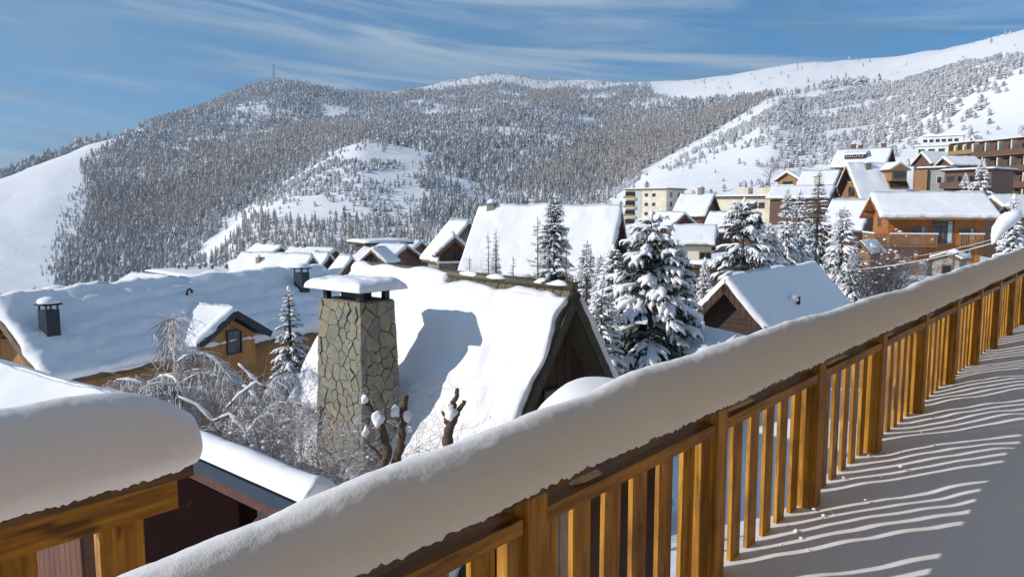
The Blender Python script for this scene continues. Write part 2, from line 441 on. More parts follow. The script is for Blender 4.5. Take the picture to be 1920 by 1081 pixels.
def build_terrain():
    n, m = TX.shape
    V = np.stack([TX, TY, TZ], -1).reshape(-1, 3)
    I, J = np.meshgrid(np.arange(n-1), np.arange(m-1), indexing='ij'); a = (I*m+J).ravel()
    Q = np.stack([a, a+1, a+m+1, a+m], 1)
    c = len(V); V = np.vstack([V, [[0, 0, TZ[:, 0].mean()]]])
    mt, nt, b = newmat('snowy_ground'); k = NT(nt); w = k.coord('World')
    b.inputs['Roughness'].default_value = .8; b.inputs['Specular IOR Level'].default_value = .2
    n1 = k.noise(w, .05, 6, .65); n2 = k.noise(w, .6, 4, .6)
    dirt = k.math('MULTIPLY', k.ramp(n1, .64, .74), k.ramp(n2, .5, .7))
    k.put(k.mix(k.math('MULTIPLY', dirt, .55), (.865, .86, .875), (.2, .17, .14)), b.inputs['Base Color'])
    bp = k.bump(k.noise(w, .02, 6, .6), .5, 5.0); bp = k.bump(k.noise(w, .5, 5, .6), .5, .2, bp)
    k.put(bp, b.inputs['Normal'])
    o = link('snowy_hillside', mesh_np('snowy_hillside', V, Q, smooth=True), mt)
    tag(o, kind='structure')
build_terrain()
# ------------------------------------------------------------------ woods on the far slopes
def in_poly(px, py, poly):
    r = np.zeros(px.shape, bool); n = len(poly)
    for i in range(n):
        x0, y0 = poly[i]; x1, y1 = poly[(i+1) % n]
        c = ((y0 > py) != (y1 > py)) & (px < (x1-x0)*(py-y0)/((y1-y0) if y1 != y0 else 1e-9)+x0)
        r ^= c
    return r
def tree_proto(seed, tiers, per, kind):
    """a small conifer of branch facets, unit height and unit radius"""
    q = random.Random(seed); V, T = [], []
    for t in range(tiers):
        f = t/tiers; z = .10+.86*f; R = (1-f)**.85*.98+.05
        if kind == 'larch': R *= .75
        if kind == 'pine': R = (.55+.45*math.sin(math.pi*min(1, f*1.15)))*(1-f*.35)
        a0 = q.random()*6.28
        for i in range(per):
            a = a0+6.283*i/per+q.uniform(-.25, .25); rr = R*q.uniform(.65, 1.15); da = math.pi/per*q.uniform(.75, 1.1)
            dz = q.uniform(.12, .24) if kind != 'larch' else q.uniform(.02, .2)
            k = len(V)
            V += [(0, 0, min(1, z+.5/tiers+q.uniform(0, .06))), (rr*math.cos(a-da), rr*math.sin(a-da), z-dz*q.uniform(.4, 1)), (rr*math.cos(a+da), rr*math.sin(a+da), z-dz*q.uniform(.4, 1))]
            T.append((k, k+1, k+2))
    if tiers > 3:
        k = len(V); V += [(-.07, 0, -.05), (.07, 0, -.05), (0, .05, .5), (0, 0, 1.04)]; T += [(k, k+1, k+2), (k+2, k+1, k+3)]
    return np.array(V), np.array(T)
ZONES = dict(
    piste=[(-700, 330), (0, 336), (130, 277), (175, 262), (270, 232), (285, 238), (190, 280), (148, 300), (160, 350), (165, 395), (150, 440), (120, 480), (100, 560), (-700, 600)],
    gully=[(355, 490), (395, 445), (470, 385), (500, 388), (450, 430), (410, 480)],
    knoll=[(470, 400), (600, 302), (690, 262), (715, 285), (830, 296), (780, 320), (790, 400), (760, 425), (600, 410)],
    larch_left=[(165, 320), (260, 275), (330, 290), (430, 262), (600, 245), (560, 300), (480, 345), (400, 400), (350, 440), (160, 450)],
    spruce_low=[(105, 560), (125, 470), (160, 440), (350, 435), (400, 430), (360, 480), (330, 560)],
    larch_near=[(380, 490), (430, 440), (480, 405), (620, 418), (800, 425), (830, 470), (600, 500)],
    larch_mid=[(560, 245), (760, 225), (740, 240), (600, 300), (520, 330)],
    larch_right=[(1040, 300), (1150, 225), (1260, 225), (1450, 178), (1460, 190), (1330, 255), (1230, 310), (1130, 372), (950, 360)],
    copse=[(990, 172), (1080, 172), (1085, 205), (990, 205)],
    alp_right=[(1215, 150), (1340, 120), (1640, 90), (1940, 20), (1940, 100), (1800, 120), (1700, 150), (1560, 160), (1480, 178), (1440, 180), (1350, 185), (1290, 190), (1225, 180)],
    strip=[(1440, 185), (1485, 176), (1440, 210), (1350, 258), (1270, 300), (1215, 330), (1200, 322), (1330, 250)],
    road=[(1200, 322), (1400, 318), (1560, 315), (1560, 345), (1300, 345), (1200, 340)],
    alp_far=[(740, 158), (830, 148), (930, 120), (1010, 140), (1220, 140), (1220, 164), (1100, 166), (1000, 164), (930, 156), (820, 170), (740, 172)],
    top=[(480, 110), (560, 110), (820, 135), (832, 160), (740, 177), (640, 174), (565, 158), (500, 152)],
    band=[(600, 290), (690, 262), (835, 292), (800, 306), (740, 302), (640, 303)],
    slope_right=[(1130, 400), (1200, 335), (1440, 205), (1500, 175), (1640, 155), (1700, 190), (1600, 260), (1560, 300), (1450, 360), (1200, 420)],
    brown_right=[(1600, 250), (1720, 185), (1800, 148), (1930, 100), (1930, 260), (1760, 262), (1600, 280)],
    patch_right=[(1850, 195), (1930, 165), (1930, 235), (1880, 235)])
def scatter_forest():
    g = np.random.default_rng(11)
    n1, n2 = 182000, 30000; n = n1+n2
    th = g.uniform(-.80, .84, n); r = np.sqrt(g.uniform(0, 1, n)*(np.r_[np.full(n1, 2350.), np.full(n2, 900.)]**2-150**2)+150**2)
    x, y = r*np.sin(th), r*np.cos(th); z = ground(x, y)
    dep = y*CP-z*SP; px = CX+F*x/dep; py = CY-F*(y*SP+z*CP)/dep
    Zn = {k: in_poly(px, py, v) for k, v in ZONES.items()}
    cl = fbm(x/60, y/60, 0, 3, 21); cl2 = fbm(x/22, y/22, 5, 2, 31)
    den = np.clip(.62+.95*cl+.25*cl2, .03, 1); kind = np.zeros(n, int)          # 0 spruce/pine, 1 larch
    mixk = fbm(x/130, y/130, 2, 3, 41); kind[(mixk > .62)] = 1
    h = g.uniform(5.5, 12.5, n); h *= np.clip(.45+r/1500, .62, 1.0); low_ = np.zeros(n, bool)                 # low_: round dwarf pines
    def put(z_, d=None, k=None, hs=None):
        w = Zn[z_]
        if d is not None: den[w] = d[w] if hasattr(d, '__len__') else d
        if k is not None: kind[w] = k
        if hs is not None: h[w] *= hs
    w2_ = (px < 600) & (r > 1000); den[w2_] = np.clip(.8+.6*cl, .3, 1)[w2_]
    w_ = (px > 1140) & (r < 900); den[w_] = np.clip(.45+.9*cl+.5*cl2, .02, .95)[w_]; h[w_] *= .42; low_[w_] = True; kind[w_] = 0
    put('larch_left', .8, 1, 1.2); put('spruce_low', .85, 0, 1.1); put('larch_near', .75, 1, .9); put('larch_mid', .7, 1, 1.0)
    put('larch_right', .78, 1, 1.1); low_ &= ~Zn['larch_right']; h[Zn['larch_right'] & w_] /= .42; put('copse', 1.0, 1, 1.3)
    put('slope_right', np.clip(.40+1.0*cl+.55*cl2, .01, .95), 0, 1.0); put('brown_right', np.clip(.7+.7*cl, .08, 1), None, 1.1)
    put('knoll', np.clip(.30+.9*cl+.4*cl2, .03, .8), 0, .45); low_ |= Zn['slope_right'] | Zn['knoll'] 
    up = np.clip((220-py)/70, 0, 1); inner = (px > 700) & (px < 1230)
    den = np.where(inner, den*(1-.55*up), den)
    put('alp_far', .05); put('top', .06, 0, .7); put('alp_right', .004, 0, .7); put('strip', .012, 0, .6); put('road', .05, 0, .6); put('gully', .02); put('patch_right', .04)
    rc = np.interp(px, sorted(FAR), [FAR[k][-1][0] for k in sorted(FAR)]); edge = (r > .94*rc) & (px > 560) & (px < 1300); den[edge] *= .04
    den[(r > .985*rc) & (px > 430)] *= .05
    put('piste', 0); put('band', .03)
    den[(r < 232)] = 0
    den[(py > 556) & (px < 420)] *= .4
    # near hills need fewer plants per square metre to fill the view than far ones
    keep = (g.uniform(0, 1, n) < den*np.clip(.9+r/6000, .5, 1.1)) & (r > 200)
    # a belt of trees just behind the left-hand crest, and one on the piste's edge
    x, y, z, r, px, py, kind, h, low_ = (a[keep] for a in (x, y, z, r, px, py, kind, h, low_))
    ex = []
    for i in range(620):
        q = g.uniform(-120, 300); R = np.interp(q, [-120, 0, 85, 180, 300], [1110, 1135, 1160, 1215, 1385])+g.uniform(-5, 55)
        if g.uniform() < .25 and q > 60: continue
        t = math.atan((q-CX)/F); ex.append((R*math.sin(t), R*math.cos(t), 0, g.uniform(11, 22)))
    for i in range(330):
        t0 = g.uniform(0, 1); q = 165-62*t0+g.normal(0, 14); R = 900-400*t0+g.normal(0, 10)+14*round(g.uniform(-1, 1))
        t = math.atan((q-CX)/F); ex.append((R*math.sin(t), R*math.cos(t), 0, g.uniform(2, 5)))
    for i in range(150):                                      # stunted pines along the upper ridges
        q = g.uniform(800, 1320); R = np.interp(q, [800, 930, 1100, 1230, 1320], [1950, 2120, 2080, 1800, 1660])+g.normal(0, 40)
        if vnoise(q/40, 0, 0, 77) < -.1: continue
        t = math.atan((q-CX)/F); ex.append((R*math.sin(t), R*math.cos(t), 0, g.uniform(4, 7)))
    ex = np.array(ex)
    x = np.r_[x, ex[:, 0]]; y = np.r_[y, ex[:, 1]]; kind = np.r_[kind, ex[:, 2].astype(int)]; h = np.r_[h, ex[:, 3]]; low_ = np.r_[low_, np.zeros(len(ex), bool)]
    z = ground(x, y); r = np.hypot(x, y)
    dep = y*CP-z*SP; px = CX+F*x/dep
    N = len(x)
    rad = h*np.where(low_, .46, np.where(kind == 1, .25, .28))*g.uniform(.8, 1.25, N)
    shade = g.uniform(.7, 1.3, N)
    col = np.where(kind[:, None] == 1, np.array([[.31, .27, .24]]), np.array([[.12, .135, .14]]))*shade[:, None]
    brown = (g.uniform(0, 1, N) < np.where((px > 1600) & (r < 700), .4, .12)) & (kind == 0); col[brown] = np.array([.19, .16, .135])
    snowy = np.where(kind == 1, g.uniform(.35, .65, N), g.uniform(.6, 1, N))
    # the 300 that stand largest in the picture are objects of their own
    size = h/r; near = (px > -20) & (px < 1940) & (r < 560)
    order = np.argsort(np.where(near, -size, 1)); own = order[:300]; isown = np.zeros(N, bool); isown[own] = True
    protos = {}
    for kd in (0, 1):
        for v in range(3):
            kn = 'larch' if kd == 1 else ('pine' if v == 2 else 'spruce')
            protos[kd, v] = (tree_proto(100+kd*10+v, 5, 5, kn), tree_proto(200+kd*10+v, 3, 4, kn))
            V, T = tree_proto(300+kd*10+v, 9, 7, kn)
            c = np.tile(np.array([*([.16, .125, .1] if kd == 1 else [.04, .052, .05]), .5 if kd == 1 else .85]), (len(V), 1))
            protos[kd, v, 'own'] = mesh_np('hillside_tree_crown', V, T, c)
    var = np.where(low_, 2, g.integers(0, 3, N)); rot = g.uniform(0, 6.28, N)
    def place(q, rr):
        if q < 480: return 'below the dense wood at the left'
        if q < 900: return 'on the slope behind the left village roofs'
        if q < 1170: return 'at the valley edge left of the cream apartment tower'
        if q < 1300: return 'on the slope edge above the cream apartment tower'
        if q < 1450: return 'on the white slope right of the cream apartment tower'
        if q < 1570: return 'on the white slope above the small balcony chalet'
        if q < 1710: return 'on the slope above the house with brick chimneys'
        if q < 1810: return 'on the slope above the white terraced hotel'
        return 'on the steep slope above the brown apartments'
    for i in own:
        o = link('snowy_pine' if kind[i] == 0 else 'frosted_larch', protos[int(kind[i]), int(var[i]), 'own'], FOREST)
        o.location = (x[i], y[i], z[i]-.15); o.scale = (rad[i], rad[i], h[i]); o.rotation_euler = (0, 0, rot[i])
        w = ('low round snow-dusted pine' if low_[i] else 'pointed snow-dusted conifer') if kind[i] == 0 else 'bare brown frosted larch'
        pl_ = place(px[i], r[i]); tag(o, w+' '+pl_, 'pine' if kind[i] == 0 else 'larch', ('pines ' if kind[i] == 0 else 'larches ')+pl_)
    for kd, nm, lb, ct in ((0, 'evergreen_forest', 'dense snow-dusted evergreen forest covering the far mountainside', 'forest'),
                           (1, 'larch_forest', 'brown-grey frosted larch woods in bands across the far mountainside', 'forest')):
        Vs, Ts, Cs, off = [], [], [], 0
        for v in range(3):
            for lod in (0, 1):
                s = np.where((kind == kd) & (var == v) & ~isown & ((r > 800) == bool(lod)))[0]
                if not len(s): continue
                pv, pt = protos[kd, v][lod]
                c, sn = np.cos(rot[s])[:, None], np.sin(rot[s])[:, None]
                X = (pv[:, 0]*c-pv[:, 1]*sn)*rad[s][:, None]+x[s][:, None]; Y = (pv[:, 0]*sn+pv[:, 1]*c)*rad[s][:, None]+y[s][:, None]
                Zz = pv[:, 2]*h[s][:, None]+z[s][:, None]-.2
                Vs.append(np.stack([X, Y, Zz], -1).reshape(-1, 3))
                Ts.append((pt[None]+(np.arange(len(s))*len(pv))[:, None, None]).reshape(-1, 3)+off); off += len(s)*len(pv)
                Cs.append(np.repeat(np.c_[col[s], snowy[s]], len(pv), 0))
        o = link(nm, mesh_np(nm, np.vstack(Vs), np.vstack(Ts), np.vstack(Cs)), FOREST)
        tag(o, lb, ct, kind='stuff')
scatter_forest()

def mast(px, py0, py1, r, label, w, name='radio_mast', cat='mast'):
    t = math.atan((px-CX)/F); x, y = r*math.sin(t), r*math.cos(t); z = gz(x, y)
    hgt = max(3, (py0-py1)/F*r)
    e = empty(name, (x, y, z-.3), 0, label, cat)
    m = MB()
    for sx, sy in ((-1, -1), (1, -1), (1, 1), (-1, 1)): m.bar((sx*w, sy*w, 0), (sx*w*.7, sy*w*.7, hgt), w*.35, w*.35, (1, 0, 0))
    m.build('mast_leg_frame', STEEL, e)
    m = MB(); n = 10
    for i in range(n):
        a, b = hgt*i/n, hgt*(i+1)/n
        m.bar((-w*.9, -w*.9, a), (w*.85, -w*.85, b), w*.2, w*.2); m.bar((-w*.9, w*.9, a), (-w*.85, -w*.85, b), w*.2, w*.2)
    m.build('lattice', STEEL, e)
    return e
mast(524, 131, 98, 1640, 'tall thin lattice radio mast on the rounded wooded summit', 1.6)
for px, py0, py1, r, lb in ((1391, 143, 128, 1640, 'faint ski lift pylon high on the open white slope, left of two'),
                            (1482, 148, 134, 1380, 'dark ski lift pylon high on the open white slope, right of two'),
                            (1452, 219, 208, 700, 'short pair post at the edge of the tree-dotted white slope')):
    mast(px, py0, py1, r, lb, .5, 'ski_lift_pylon', 'pylon')
def summit_hut():
    r = 1690; t = math.atan((587-CX)/F); x, y = r*math.sin(t), r*math.cos(t); z = gz(x, y)
    e = empty('summit_hut', (x, y, z), .3, 'tiny dark hut on the bare white ridge right of the mast', 'hut')
    MB().box((0, 0, 2), (6, 4, 5)).build('wall', DARKW, e)
    MB().add([(-4, -3, 4.4), (4, -3, 4.4), (4, 3, 4.4), (-4, 3, 4.4), (-4, 0, 6.5), (4, 0, 6.5)], [(0, 1, 5, 4), (2, 3, 4, 5), (0, 4, 3), (1, 2, 5), (0, 3, 2, 1)]).build('roof', DARKW, e)
summit_hut()
# ------------------------------------------------------------------ buildings
def pitch_fit(peak, phi, far, eave, side, pit=None):
    """ridge length, half width and drop of a gable roof from where its corners are seen"""
    P = at(*peak); e1 = Vector((math.sin(phi), math.cos(phi), 0)); e2 = Vector((math.cos(phi), -math.sin(phi), 0))*(1 if side == 'R' else -1)
    u = (far-CX)/F; d0 = P.y*CP-P.z*SP
    L = (u*d0-P.x)/(e1.x-u*e1.y*CP)
    u, v = (eave[0]-CX)/F, (CY-eave[1])/F; up = P.y*SP+P.z*CP
    A = np.array([[e2.x-u*e2.y*CP, -u*SP], [e2.y*SP-v*e2.y*CP, -CP-v*SP]]); b = np.array([u*d0-P.x, v*d0-up])
    if pit is None: a, bb = np.linalg.solve(A, b)
    else:                                                       # pitch known: fit the drop alone
        ct = 1/math.tan(math.radians(pit)); bb = b[1]/(A[1, 0]*ct+A[1, 1]); a = bb*ct
    return P, e1, e2, L, float(a), float(bb)
def snow_sheet(O, U, V, Nn, u0, u1, v0, v1, th, nu, nv, amp, sc, seed, ridge=True, extra=None, rnd_=.22, jit=.06, ruff=0.0):
    """a snow layer on a slope: full at the ridge, rounded at its free edges"""
    u = np.linspace(0, 1, nu+1); v = np.linspace(0, 1, nv+1)
    u = .5-.5*np.sign(.5-u)*np.abs(1-2*u)**.8; v = 1-(1-v)**1.25 if not ridge else 1-(1-v)**1.3
    Ug, Vg = np.meshgrid(u, v, indexing='ij')
    uu = u0+(u1-u0)*Ug; vv = v0+(v1-v0)*Vg
    ju = fbm(vv*1.6, seed, 0, 3, seed)*jit; jv = fbm(uu*1.6, seed+5, 0, 3, seed+1)*jit*1.3
    uu = uu+ju*np.where(Ug < .5, 1-Ug*2, Ug*2-1)**3*np.where(Ug < .5, -1, 1); vv = vv+jv*Vg**4
    if not ridge: vv = vv-np.abs(fbm(uu*.9, seed+9, 0, 3, seed+2))*jit*2*(1-Vg)**4
    e = np.minimum(uu-u0, u1-uu); e = np.minimum(e, v1-vv)
    if not ridge: e = np.minimum(e, vv-v0)
    e = np.clip(e/rnd_, 0, 1); prof = np.sqrt(np.clip(1-(1-e)**2, 0, 1))
    h = th*(.42+.58*prof)+fbm(uu/sc, vv/sc, 0, 4, seed+3)*amp*prof
    if ruff: h = h+fbm(uu/.16, vv/.16, 3, 3, seed+4)*ruff*prof
    if extra is not None: h = h+extra(uu, vv)*prof
    O, U, V, Nn = (np.array(q) for q in (O, U, V, Nn))
    cz = max(.35, Nn[2])
    k = np.clip(vv/.35, 0, 1)[..., None] if ridge else np.ones(uu.shape+(1,))
    dirn = Nn*k+np.array([0, 0, 1/cz])*(1-k)
    base = O+U*uu[..., None]+V*vv[..., None]
    top = base+dirn*h[..., None]
    m = MB(); m.sm = True; m.grid(top)
    # skirt down to the roof
    n_, m_ = uu.shape
    ring = [(i, 0) for i in range(n_)]+[(n_-1, j) for j in range(1, m_)]+[(i, m_-1) for i in range(n_-2, -1, -1)]+[(0, j) for j in range(m_-2, 0, -1)]
    base_i = len(m.v); c = base.reshape(-1, 3).mean(0)
    for i, j in ring:
        p = base[i, j]; p = p+(c-p)*(.03/max(.3, np.linalg.norm(c-p))); m.v.append(tuple(p+dirn[i, j]*.002))
    R = len(ring)
    for q in range(R):
        (i, j), (i2, j2) = ring[q], ring[(q+1) % R]
        m.f.append((i*m_+j, i2*m_+j2, base_i+(q+1) % R, base_i+q))
    # wind so that normals face out
    m.f = [tuple(reversed(f)) for f in m.f] if np.dot(np.cross(np.array(U), np.array(V)), Nn) < 0 else m.f
    return m

def window(root, c, ux, nrm, w, h, frame=TRIM, mull=1, curtain=False, depth=.06):
    """a framed window proud of its wall; ux = along the wall, nrm = outward"""
    c, ux, nrm = Vector(c), Vector(ux), Vector(nrm); uz = Vector((0, 0, 1)); t = min(.09, w*.09)
    m = MB(); M = Matrix((ux, nrm, uz)).transposed()
    for s in (-1, 1):
        m.box(c+ux*s*(w/2)+nrm*depth/2, (t, depth, h+t), M); m.box(c+uz*s*(h/2)+nrm*(depth/2-.004), (w-t, depth, t), M)
    for i in range(mull):
        m.box(c+ux*(w*((i+1)/(mull+1)-.5))+nrm*(depth/2-.008), (t*.8, depth, h-t), M)
    f = m.build('window', frame, root)
    MB().box(c+nrm*.012, (w-t, .016, h-t), M).build('pane', GLASS, f)
    if curtain: MB().box(c+ux*(w*.33)+nrm*.024, (w*.2, .008, h-t*1.2), M).build('curtain', CURTAIN, f)
    return f
def door(root, c, ux, nrm, w, h, mat=DARKIN):
    c, ux, nrm = Vector(c), Vector(ux), Vector(nrm); M = Matrix((ux, nrm, Vector((0, 0, 1)))).transposed()
    d = MB().box(c+nrm*.02, (w, .03, h), M).build('door', mat, root)
    m = MB()
    for s in (-1, 1): m.box(c+ux*s*(w/2+.05)+nrm*.03, (.1, .06, h), M)
    m.box(c+Vector((0, 0, h/2+.05))+nrm*.032, (w+.2, .06, .1), M); m.build('door_frame', TRIM, d)
def small_chimney(root, x, y, zb, zt, w=.6, mat=BRICKC, cap=True):
    c = MB().box((x, y, (zb+zt)/2), (w, w, zt-zb)).build('chimney', mat, root)
    if cap:
        MB().box((x, y, zt+.06), (w*1.25, w*1.25, .08)).build('chimney_slab', STEEL, c)
        s = MB(); s.blob((x, y, zt+.1), (w*.66, w*.66, .26), 3, 10, 6); s.build('snow_cap', SNOW_FAR, c, smooth=True)
    return c
def hooded_flue(root, x, y, zb, zt, w=.75, d=.75, hood=True):
    c = MB().box((x, y, (zb+zt)/2), (w, d, zt-zb)).build('chimney', NAVY, root)
    for sx in (-1, 1):
        for sy in (-1, 1): MB().box((x+sx*w*.42, y+sy*d*.42, zt+.09), (.05, .05, .18)).build('hood_post', NAVY, c)
    MB().add([(x-w*.72, y-d*.72, zt+.18), (x+w*.72, y-d*.72, zt+.18), (x+w*.72, y+d*.72, zt+.18), (x-w*.72, y+d*.72, zt+.18),
              (x-w*.72, y, zt+.3), (x+w*.72, y, zt+.3)], [(0, 1, 5, 4), (2, 3, 4, 5), (0, 4, 3), (1, 2, 5), (0, 3, 2, 1)]).build('hood', NAVY, c)
    s = MB(); s.blob((x, y, zt+.25), (w*.80, d*.80, .2), 5, 16, 9, .12, .1); s.build('snow_cap', SNOW, c, smooth=True)

def house(name, label, peak, phi, far, eave, side, wall=BROWN, cat='house', group=None, th=.28, res=(26, 16), amp=.05, sc=1.6,
          ovg=.5, ove=.45, snow=SNOW_FAR, trim=TRIM, roofm=DARKW, zg=None, extra=None, wins=(), chims=(), snow_start=0.0, min_w=1.0, max_drop=None, ruff=0.0, gwall=None, hw=None, drop=None, jit=.06, pit=None, ext=1.0, bare=False, barge=.24):
    """gable house. local x runs along the ridge from the seen gable, y to its left; returns root and sizes"""
    phi = math.radians(phi)
    P, e1, e2, L, a, b = pitch_fit(peak, phi, far, eave, side, pit); a *= ext; b *= ext
    if hw is not None: a = hw
    if drop is not None: b = drop
    mid = P+e1*(L/2)
    if zg is None: zg = min(gz(mid.x, mid.y), gz(P.x, P.y))
    cosp = a/math.hypot(a, b); slab = .16
    top = P.z-zg-(0 if bare else th/cosp)                                     # roof surface at the ridge
    rz = math.pi/2-phi
    root = empty(name, (mid.x, mid.y, zg), rz, label, cat, group)
    print('HOUSE %-22s L=%.1f hw=%.2f drop=%.2f pitch=%.0f eave_h=%.1f' % (name, L, a, b, math.degrees(math.atan2(b, a)), top-b))
    x0, x1 = -L/2, L/2; k = b/a
    wy = max(a-ove, a*.6); wz = top-slab/cosp-k*wy; wt = top-slab/cosp
    xa, xb = x0+ovg, x1-ovg; lo = -1.5
    vs = []
    for x in (xa, xb): vs += [(x, -wy, lo), (x, wy, lo), (x, wy, wz), (x, 0, wt), (x, -wy, wz)]
    fs = [(4, 3, 2, 1, 0), (5, 6, 7, 8, 9)]+[(0, 5, 9, 4), (1, 2, 7, 6), (2, 3, 8, 7), (3, 4, 9, 8), (0, 1, 6, 5)]
    MB().add(vs, fs).build('wall', wall, root)
    sl = math.hypot(a, b); parts = []
    for s in (1, -1):
        V = Vector((0, s*a, -b)).normalized(); Nn = Vector((0, s*b, a)).normalized()
        O = Vector((0, 0, top)); vs = []
        for dn in (0, -slab):
            for (x, v) in ((x0, 0), (x1, 0), (x1, sl), (x0, sl)):
                q = O+V*v+Nn*dn
                if v == 0: q = Vector((0, 0, top+dn/cosp))
                vs.append((x, q.y, q.z))
        r = MB().add(vs, [(0, 1, 2, 3), (7, 6, 5, 4), (0, 4, 5, 1), (1, 5, 6, 2), (2, 6, 7, 3), (3, 7, 4, 0)]).build('roof', roofm, root)
        m = snow_sheet(O, (1, 0, 0), V, Nn, x0-.04, x1+.04, snow_start if snow_start else 0, sl+.05, th, res[0], res[1], amp, sc, int(abs(peak[0]))+s*7, not snow_start,
                       (extra if (extra and ((s < 0) == (side == 'R'))) else None), ruff=ruff, jit=jit)
        m.build('snow_layer', snow, r)
        parts.append(r)
        # verge boards on both gables, fascia at the eaves
        for x in (x0-.025, x1+.025):
            A = O+Nn*(-slab*.6)+V*.02; B = O+Nn*(-slab*.6)+V*(sl+.01)
            MB().bar((x, A.y, A.z), (x, B.y, B.z), .05, barge, Nn).build('bargeboard', trim, root)
        E = O+V*(sl+.03)+Nn*(-slab*.55)
        MB().bar((x0, E.y, E.z), (x1, E.y, E.z), .05, .2).build('fascia', trim, root)
    G = dict(root=root, L=L, a=a, b=b, top=top, zg=zg, wy=wy, wz=wz, xa=xa, xb=xb, k=k, parts=parts, P=P, e1=e1, cosp=cosp, th=th)
    for w in wins:
        f, u, z, ww, hh = w[:5]; kw = w[5] if len(w) > 5 else {}
        z = top+z
        if f == 'g0': window(root, (xa, u, z), (0, -1, 0), (-1, 0, 0), ww, hh, **kw)
        elif f == 'g1': window(root, (xb, u, z), (0, 1, 0), (1, 0, 0), ww, hh, **kw)
        elif f == 'e-': window(root, (u, -wy, z), (1, 0, 0), (0, -1, 0), ww, hh, **kw)
        else: window(root, (u, wy, z), (-1, 0, 0), (0, 1, 0), ww, hh, **kw)
    for (x, y, w, hh, *rest) in chims:
        zb = top-k*abs(y)-.3; small_chimney(root, x, y, zb, zb+hh+.3+th, w, rest[0] if rest else BRICKC)
    return G
def balcony(root, c, ux, nrm, length, dep, h=.9, mat=CLAD2, snow=True):
    c, ux, nrm = Vector(c), Vector(ux), Vector(nrm); uz = Vector((0, 0, 1)); M = Matrix((ux, nrm, uz)).transposed()
    b = MB().box(c+nrm*dep/2-uz*.08, (length, dep, .16), M).build('balcony', mat, root)
    m = MB(); m.box(c+nrm*(dep-.04)+uz*h, (length, .09, .09), M)
    for s in (-1, 1): m.box(c+ux*s*(length/2-.04)+nrm*dep/2+uz*(h-.002), (.08, dep-.1, .08), M)
    m.build('balcony_rail', mat, b)
    m = MB(); n = max(4, int(length/.17))
    for i in range(n): m.box(c+ux*(length*((i+.5)/n-.5))+nrm*(dep-.04)+uz*(h/2), (.12, .03, h-.1), M)
    for s in (-1, 1):
        for i in range(max(2, int(dep/.17))): m.box(c+ux*s*(length/2-.04)+nrm*(.08+i*.17)+uz*(h/2), (.03, .12, h-.1), M)
    tag(m.build('baluster_panel', mat, b), kind='stuff')
    if snow:
        s = MB(); s.box(c+nrm*(dep-.04)+uz*(h+.1), (length+.05, .16, .12), M); s.build('snow_layer', SNOW_FAR, b)
    return b
# ------------------------------------------------------------------ the houses in view
def drift_bands(u, v):
    """snow that has slid into long wind ridges across the left-hand roof"""
    w = v+.25*fbm(u/2.2, v/1.1, 0, 3, 51)+u*.045
    return .12*np.abs(np.sin(w*3.6))**.6*np.clip((u+8)/5, .2, 1)+.045*fbm(u/.6, v/.5, 0, 3, 52)
def tile_ripple(u, v):
    return .006*np.sin(u*2*math.pi/.36+.8*fbm(u, v, 0, 2, 63))*np.clip(1.2-v/3.2, 0, 1)+.035*fbm(u/.4, v/.5, 1, 4, 61)

